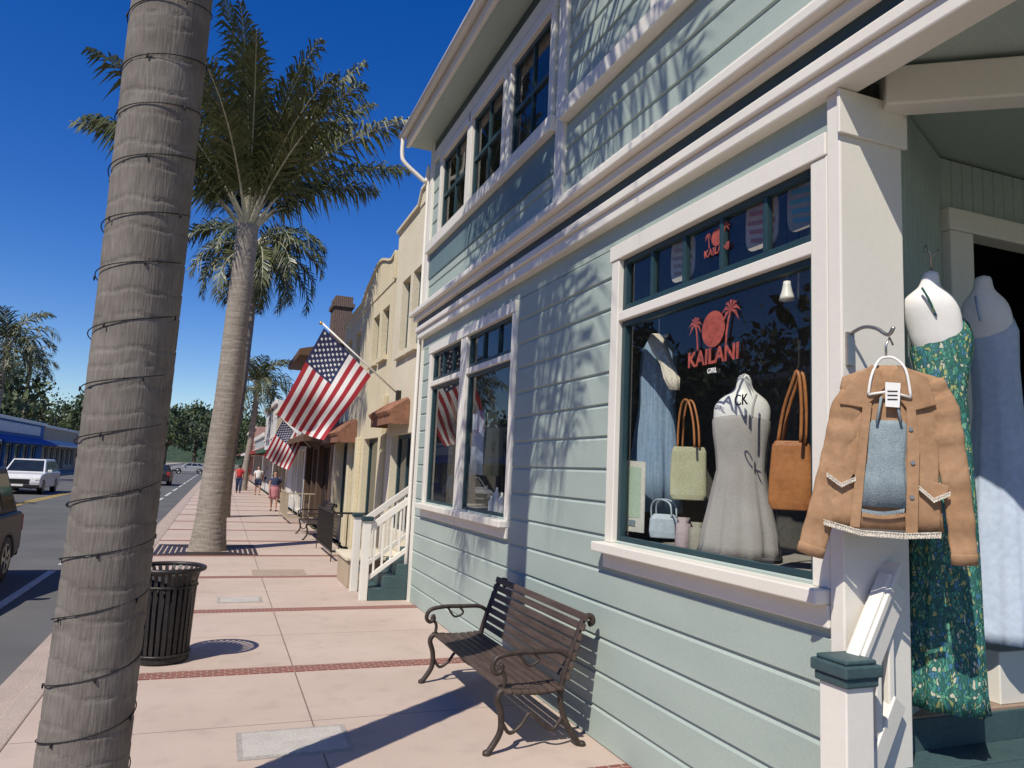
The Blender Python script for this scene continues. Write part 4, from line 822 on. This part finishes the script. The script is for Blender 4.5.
# ---------------------------------------------------------------- cars
def car(label,loc,rz,paint,L=4.6,W=1.86,Hh=1.68,suv=True,group=None):
    r=thing('parked_car' ,label,'car',loc,rz,group); s=MB(); hL=L/2; wr=.36
    def arch(c): return [(c-(wr+.05)*cos(PI*k/8),.30+(wr+.06)*sin(PI*k/8)) for k in range(9)]
    ax=(-hL+.85,hL-.9)
    bot=[(-hL+.02,.42)]+arch(ax[0])+arch(ax[1])+[(hL-.03,.36)]
    top=[(hL,.6),(hL-.05,.82),(hL-.35,.96),(hL-1.25,1.05),(-hL+.1,1.06),(-hL,.85)]
    s.prism(bot+top,lambda a,b:(-W/2,a,b),lambda a,b:(W/2,a,b)); s.build('body',paint,r,bevel=.05,local=True)
    g0,g1=(-hL+.08,hL-1.25); t0,t1=(-hL+.4 if suv else -hL+1.0,hL-2.1); zb,zt=1.03,Hh; wb,wt=W/2-.07,W/2-.24
    q=[(-wb,g0,zb),(wb,g0,zb),(wb,g1,zb),(-wb,g1,zb),(-wt,t0,zt),(wt,t0,zt),(wt,t1,zt),(-wt,t1,zt)]; s=MB(); s.add(q,[(0,1,2,3),(4,5,6,7),(0,1,5,4),(1,2,6,5),(2,3,7,6),(3,0,4,7)]); s.build('cabin',paint,r,bevel=.04,local=True)
    Q=[V(p) for p in q]
    def pane(a,b,c,d,u0,u1,v0,v1,nm):
        f=lambda u,v:Q[a].lerp(Q[b],u).lerp(Q[d].lerp(Q[c],u),v); P=[f(u0,v0),f(u1,v0),f(u1,v1),f(u0,v1)]; n=(P[1]-P[0]).cross(P[3]-P[0]).normalized(); ce=V((0,(g0+g1)/2,1.3))
        if n.dot(P[0]-ce)<0: n=-n
        m=MB(); m.add([p+n*.006 for p in P],[(0,1,2,3)]); m.build(nm,'darkglass',r,local=True)
    for a,b,c,d in ((1,2,6,5),(0,3,7,4)):
        for u0,u1 in ((.05,.28),(.31,.60),(.63,.93)): pane(a,b,c,d,u0,u1,.12,.86,'side_window')
    pane(3,2,6,7,.05,.95,.08,.92,'windscreen'); pane(0,1,5,4,.08,.92,.2,.9,'rear_window')
    for sx in (-1,1):
        for c in ax:
            s=MB(); x=sx*(W/2-.02); pr=[(.2,-.11),(.33,-.11),(.36,-.08),(.36,.08),(.33,.11),(.2,.11)]
            o=[]; n=24
            for rr,dx in pr:
                for j in range(n): o.append((x-sx*.1+dx,c+rr*cos(2*PI*j/n),.36+rr*sin(2*PI*j/n)))
            s.add(o,[[i*n+j,i*n+(j+1)%n,(i+1)*n+(j+1)%n,(i+1)*n+j] for i in range(5) for j in range(n)]); ty_=s.build('wheel','ink',r,local=True)
            s=MB(); xr=x
            for j in range(5):
                a=2*PI*j/5; s.obox((xr,c+.12*cos(a),.36+.12*sin(a)),(0,.12*cos(a),.12*sin(a)),(0,-.03*sin(a),.03*cos(a)),(.015,0,0))
            s.tube([(xr,c+.215*cos(2*PI*j/20),.36+.215*sin(2*PI*j/20)) for j in range(21)],.02,6,cap=False); s.build('rim','steel',ty_,local=True)
        s=MB(); s.box(sx*(W/2-.12)-.12,sx*(W/2-.12)+.12,hL-.16,hL+.005,.68,.82); s.build('headlight','plastic',r,local=True,bevel=.02)
        s=MB(); s.box(sx*(W/2-.1)-.1,sx*(W/2-.1)+.1,-hL-.01,-hL+.1,.72,1.0); s.build('tail_light','flagr',r,local=True,bevel=.02)
        s=MB(); s.box(sx*(W/2+.07)-.1,sx*(W/2+.07)+.1,g1-.45,g1-.33,1.03,1.18); s.build('mirror',paint,r,local=True,bevel=.03)
    s=MB(); s.box(-.5,.5,hL-.03,hL+.01,.5,.74); s.build('grille','ink',r,local=True,bevel=.01)
    for yy,z0,z1 in ((hL+.01,.4,.5),(-hL-.02,.62,.74)): s=MB(); s.box(-.26,.26,yy,yy+.012,z0,z1); s.build('plate','plastic',r,local=True)
    s=MB(); s.box(-W/2+.03,W/2-.03,-hL-.015,-hL+.1,.32,.55); s.build('bumper','ink',r,local=True,bevel=.03)
    s=MB(); s.box(-W/2+.03,W/2-.03,hL-.1,hL+.012,.3,.48); s.build('bumper','ink',r,local=True,bevel=.03)
    return r
M['blackpaint']=mat('dark grey paint',(.022,.023,.026),(.026,.027,.03),rough=.4,spec=.15,fine=.05); cm('whitepaint',(.72,.72,.72),rough=.2); cm('silverpaint',(.35,.36,.37),rough=.25); cm('bluepaint',(.03,.06,.14),rough=.2)
ZR=-.145
car('dark grey sport utility vehicle at the left edge of the road',(-3.95,12.45,ZR),PI,'blackpaint',4.7,1.9,1.78)
car('white sport utility vehicle coming up the far lane',(-8.9,44,ZR),PI,'whitepaint',4.7,1.9,1.68)
for i,(px,py,Y,pt,rz,lab) in enumerate([(160,487,62,'blackpaint',0,'dark car driving away in the near lane'),(190,470,110,'silverpaint',PI/2,'silver car crossing at the end of the street')]):
    p=onY(px,460,Y); car(lab,(p.x,Y,ZR),rz,pt,4.4,1.8,1.5,suv=False)
car('grey car parked across the street opposite the bench',(-12.2,25,ZR),PI,'silverpaint',4.5,1.85,1.6)
# ---------------------------------------------------------------- people
def person(label,loc,rz,h,top,bot,kind,hair='hair',stride=.09,longhair=False):
    r=thing('person',label,'person',loc,rz); sk_=[]; ed=[]; rad=[]
    def v(x,y,z,q): sk_.append((x*h,y*h,z*h)); rad.append(q*h); return len(sk_)-1
    pel=v(0,0,.53,.068); wa=v(0,.0,.62,.06); ch=v(0,-.005,.73,.07); ne=v(0,0,.825,.028); hd0=v(0,-.012,.875,.04); hd1=v(0,-.004,.925,.052); hd2=v(0,.004,.965,.04)
    for a,b in ((pel,wa),(wa,ch),(ch,ne),(ne,hd0),(hd0,hd1),(hd1,hd2)): ed.append((a,b))
    hands=[]
    for sx in (-1,1):
        f=sx*stride; sh=v(sx*.10,0,.80,.034); el=v(sx*.135,.02+f*.4,.63,.025); wr=v(sx*.14,-.03+f*.8,.49,.016); ha=v(sx*.138,-.04+f*.9,.455,.017); hands.append((sx,sk_[ha]))
        ed.extend([(ch,sh),(sh,el),(el,wr),(wr,ha)])
        hp=v(sx*.05,0,.49,.058); kn=v(sx*.052,-.02-f*.7,.28,.036); an=v(sx*.05,.02-f*1.2,.055,.021); to=v(sx*.055,-.065-f*1.2,.018,.017)
        ed.extend([(pel,hp),(hp,kn),(kn,an),(an,to)])
    me=bpy.data.meshes.new('b'); me.from_pydata(sk_,ed,[]); o=bpy.data.objects.new('b',me); col.objects.link(o)
    md=o.modifiers.new('s','SKIN'); sv=me.skin_vertices[0].data
    for i,q in enumerate(rad): sv[i].radius=(q,q); sv[i].use_root=(i==0)
    sb=o.modifiers.new('u','SUBSURF'); sb.levels=2; sb.render_levels=2
    dg=bpy.context.evaluated_depsgraph_get(); m2=bpy.data.meshes.new_from_object(o.evaluated_get(dg)); bpy.data.objects.remove(o)
    s=MB(); s.v=[tuple(q.co) for q in m2.vertices]; s.f=[list(p.vertices) for p in m2.polygons]; s.m=[0]*len(s.f)
    for sx,p in hands:
        p=V(p)
        for k in range(4): ll=(.042,.048,.045,.036)[k]*h; q=p+V((0,(-.012+.008*k)*h,-.008*h)); s.tube([q,q+V((-sx*.002*h,-.003*h,-ll*.5)),q+V((-sx*.007*h,-.006*h,-ll))],[.0045*h,.004*h,.003*h],5)
        q=p+V((0,-.014*h,.008*h)); s.tube([q,q+V((-sx*.004*h,-.014*h,-.014*h)),q+V((-sx*.006*h,-.018*h,-.03*h))],[.005*h,.0045*h,.0035*h],5)
    s.tube([(0,-.05*h,.935*h),(0,-.064*h,.915*h),(0,-.05*h,.91*h)],[.004*h,.008*h,.005*h],6)
    for sx in (-1,1): s.tube([(sx*.048*h,.0,.935*h),(sx*.055*h,.004*h,.92*h),(sx*.048*h,0,.905*h)],.007*h,6)
    s.k=1
    for sx in (-1,1): s.obox((sx*.019*h,-.054*h,.93*h),(.006*h,0,0),(0,.003*h,0),(0,0,.003*h))
    s.obox((0,-.049*h,.893*h),(.013*h,0,0),(0,.003*h,0),(0,0,.002*h))
    s.build('body',['skin','hair'],r,smooth=True,local=True)
    s=MB(); s.loft([(0,.008*h,.985*h,.02*h,.025*h,0),(0,.006*h,.972*h,.047*h,.05*h,0),(0,.014*h,.94*h,.057*h,.055*h,0),(0,.025*h,.905*h,.055*h,.04*h,0),(0,.03*h,(.78 if longhair else .88)*h,.045*h,.03*h,0)],20); s.build('hair',hair,r,smooth=True,local=True)
    s=MB()
    zt=.545 if kind!='dress' else .60
    s.loft([(0,0,.83*h,.04*h,.035*h,0),(0,0,.815*h,.085*h,.05*h,0),(0,0,.785*h,.118*h,.066*h,0),(0,-.004*h,.72*h,.103*h,.078*h,0),(0,0,.62*h,.09*h,.068*h,0),(0,0,zt*h,.098*h,.078*h,0)],24)
    for sx in (-1,1): s.tube([(sx*.09*h,0,.80*h),(sx*.115*h,.005*h,.74*h),(sx*.128*h,.012*h,.69*h)],[.042*h,.038*h,.036*h],10)
    s.build('shirt' if kind!='dress' else 'bodice',top,r,smooth=True,local=True)
    s=MB()
    if kind=='dress': s.loft([(0,0,.62*h,.093*h,.071*h,0),(0,0,.5*h,.115*h,.095*h,0),(0,0,.38*h,.125*h,.11*h,0),(0,0,.30*h,.135*h,.12*h,0)],40,True,.05,7); nm='skirt'
    else:
        s.loft([(0,0,.57*h,.09*h,.072*h,0),(0,0,.5*h,.104*h,.08*h,0),(0,0,.455*h,.1*h,.07*h,0)],24); nm='trousers'
        for sx in (-1,1):
            f=sx*stride
            if kind=='shorts': s.tube([(sx*.05*h,0,.49*h),(sx*.053*h,(-.018-f*.55)*h,.33*h)],[.068*h,.058*h],12)
            else: s.tube([(sx*.05*h,0,.49*h),(sx*.052*h,(-.02-f*.7)*h,.28*h),(sx*.05*h,(.018-f*1.15)*h,.07*h)],[.066*h,.048*h,.036*h],12)
    s.build(nm,bot,r,smooth=True,local=True)
    for sx in (-1,1):
        f=sx*stride; s=MB(); s.tube([(sx*.05*h,(.035-f*1.2)*h,.018*h),(sx*.052*h,(-.01-f*1.2)*h,.024*h),(sx*.056*h,(-.085-f*1.2)*h,.013*h)],[.02*h,.026*h,.018*h],10); s.build('shoe','ink',r,smooth=True,local=True)
cm('rose cloth',(.42,.16,.18)); cm('red cloth',(.5,.04,.04)); cm('navy cloth',(.03,.04,.09)); cm('white cloth',(.7,.69,.67)); cm('sand cloth',(.45,.37,.26))
def pp(px,py): p=onZ(px,py); return (p.x,p.y,0)
person('person with long dark hair in a rose dress walking nearest on the pavement',pp(273,511),.0,1.60,'navy cloth','rose cloth','dress',longhair=True)
person('person in a white shirt and navy shorts walking left of the rose dress',pp(257,495),.1,1.70,'white cloth','navy cloth','shorts')
person('person in a red top and dark trousers walking by the palm trunks',pp(238,493),PI,1.72,'red cloth','navy cloth','trousers')
person('person in a red shirt and sand shorts furthest along the pavement',pp(245,488),.2,1.7,'red cloth','sand cloth','shorts')
person('person in a white top and dark trousers beside the far shops',pp(266,490),PI,1.66,'white cloth','navy cloth','trousers',longhair=True)
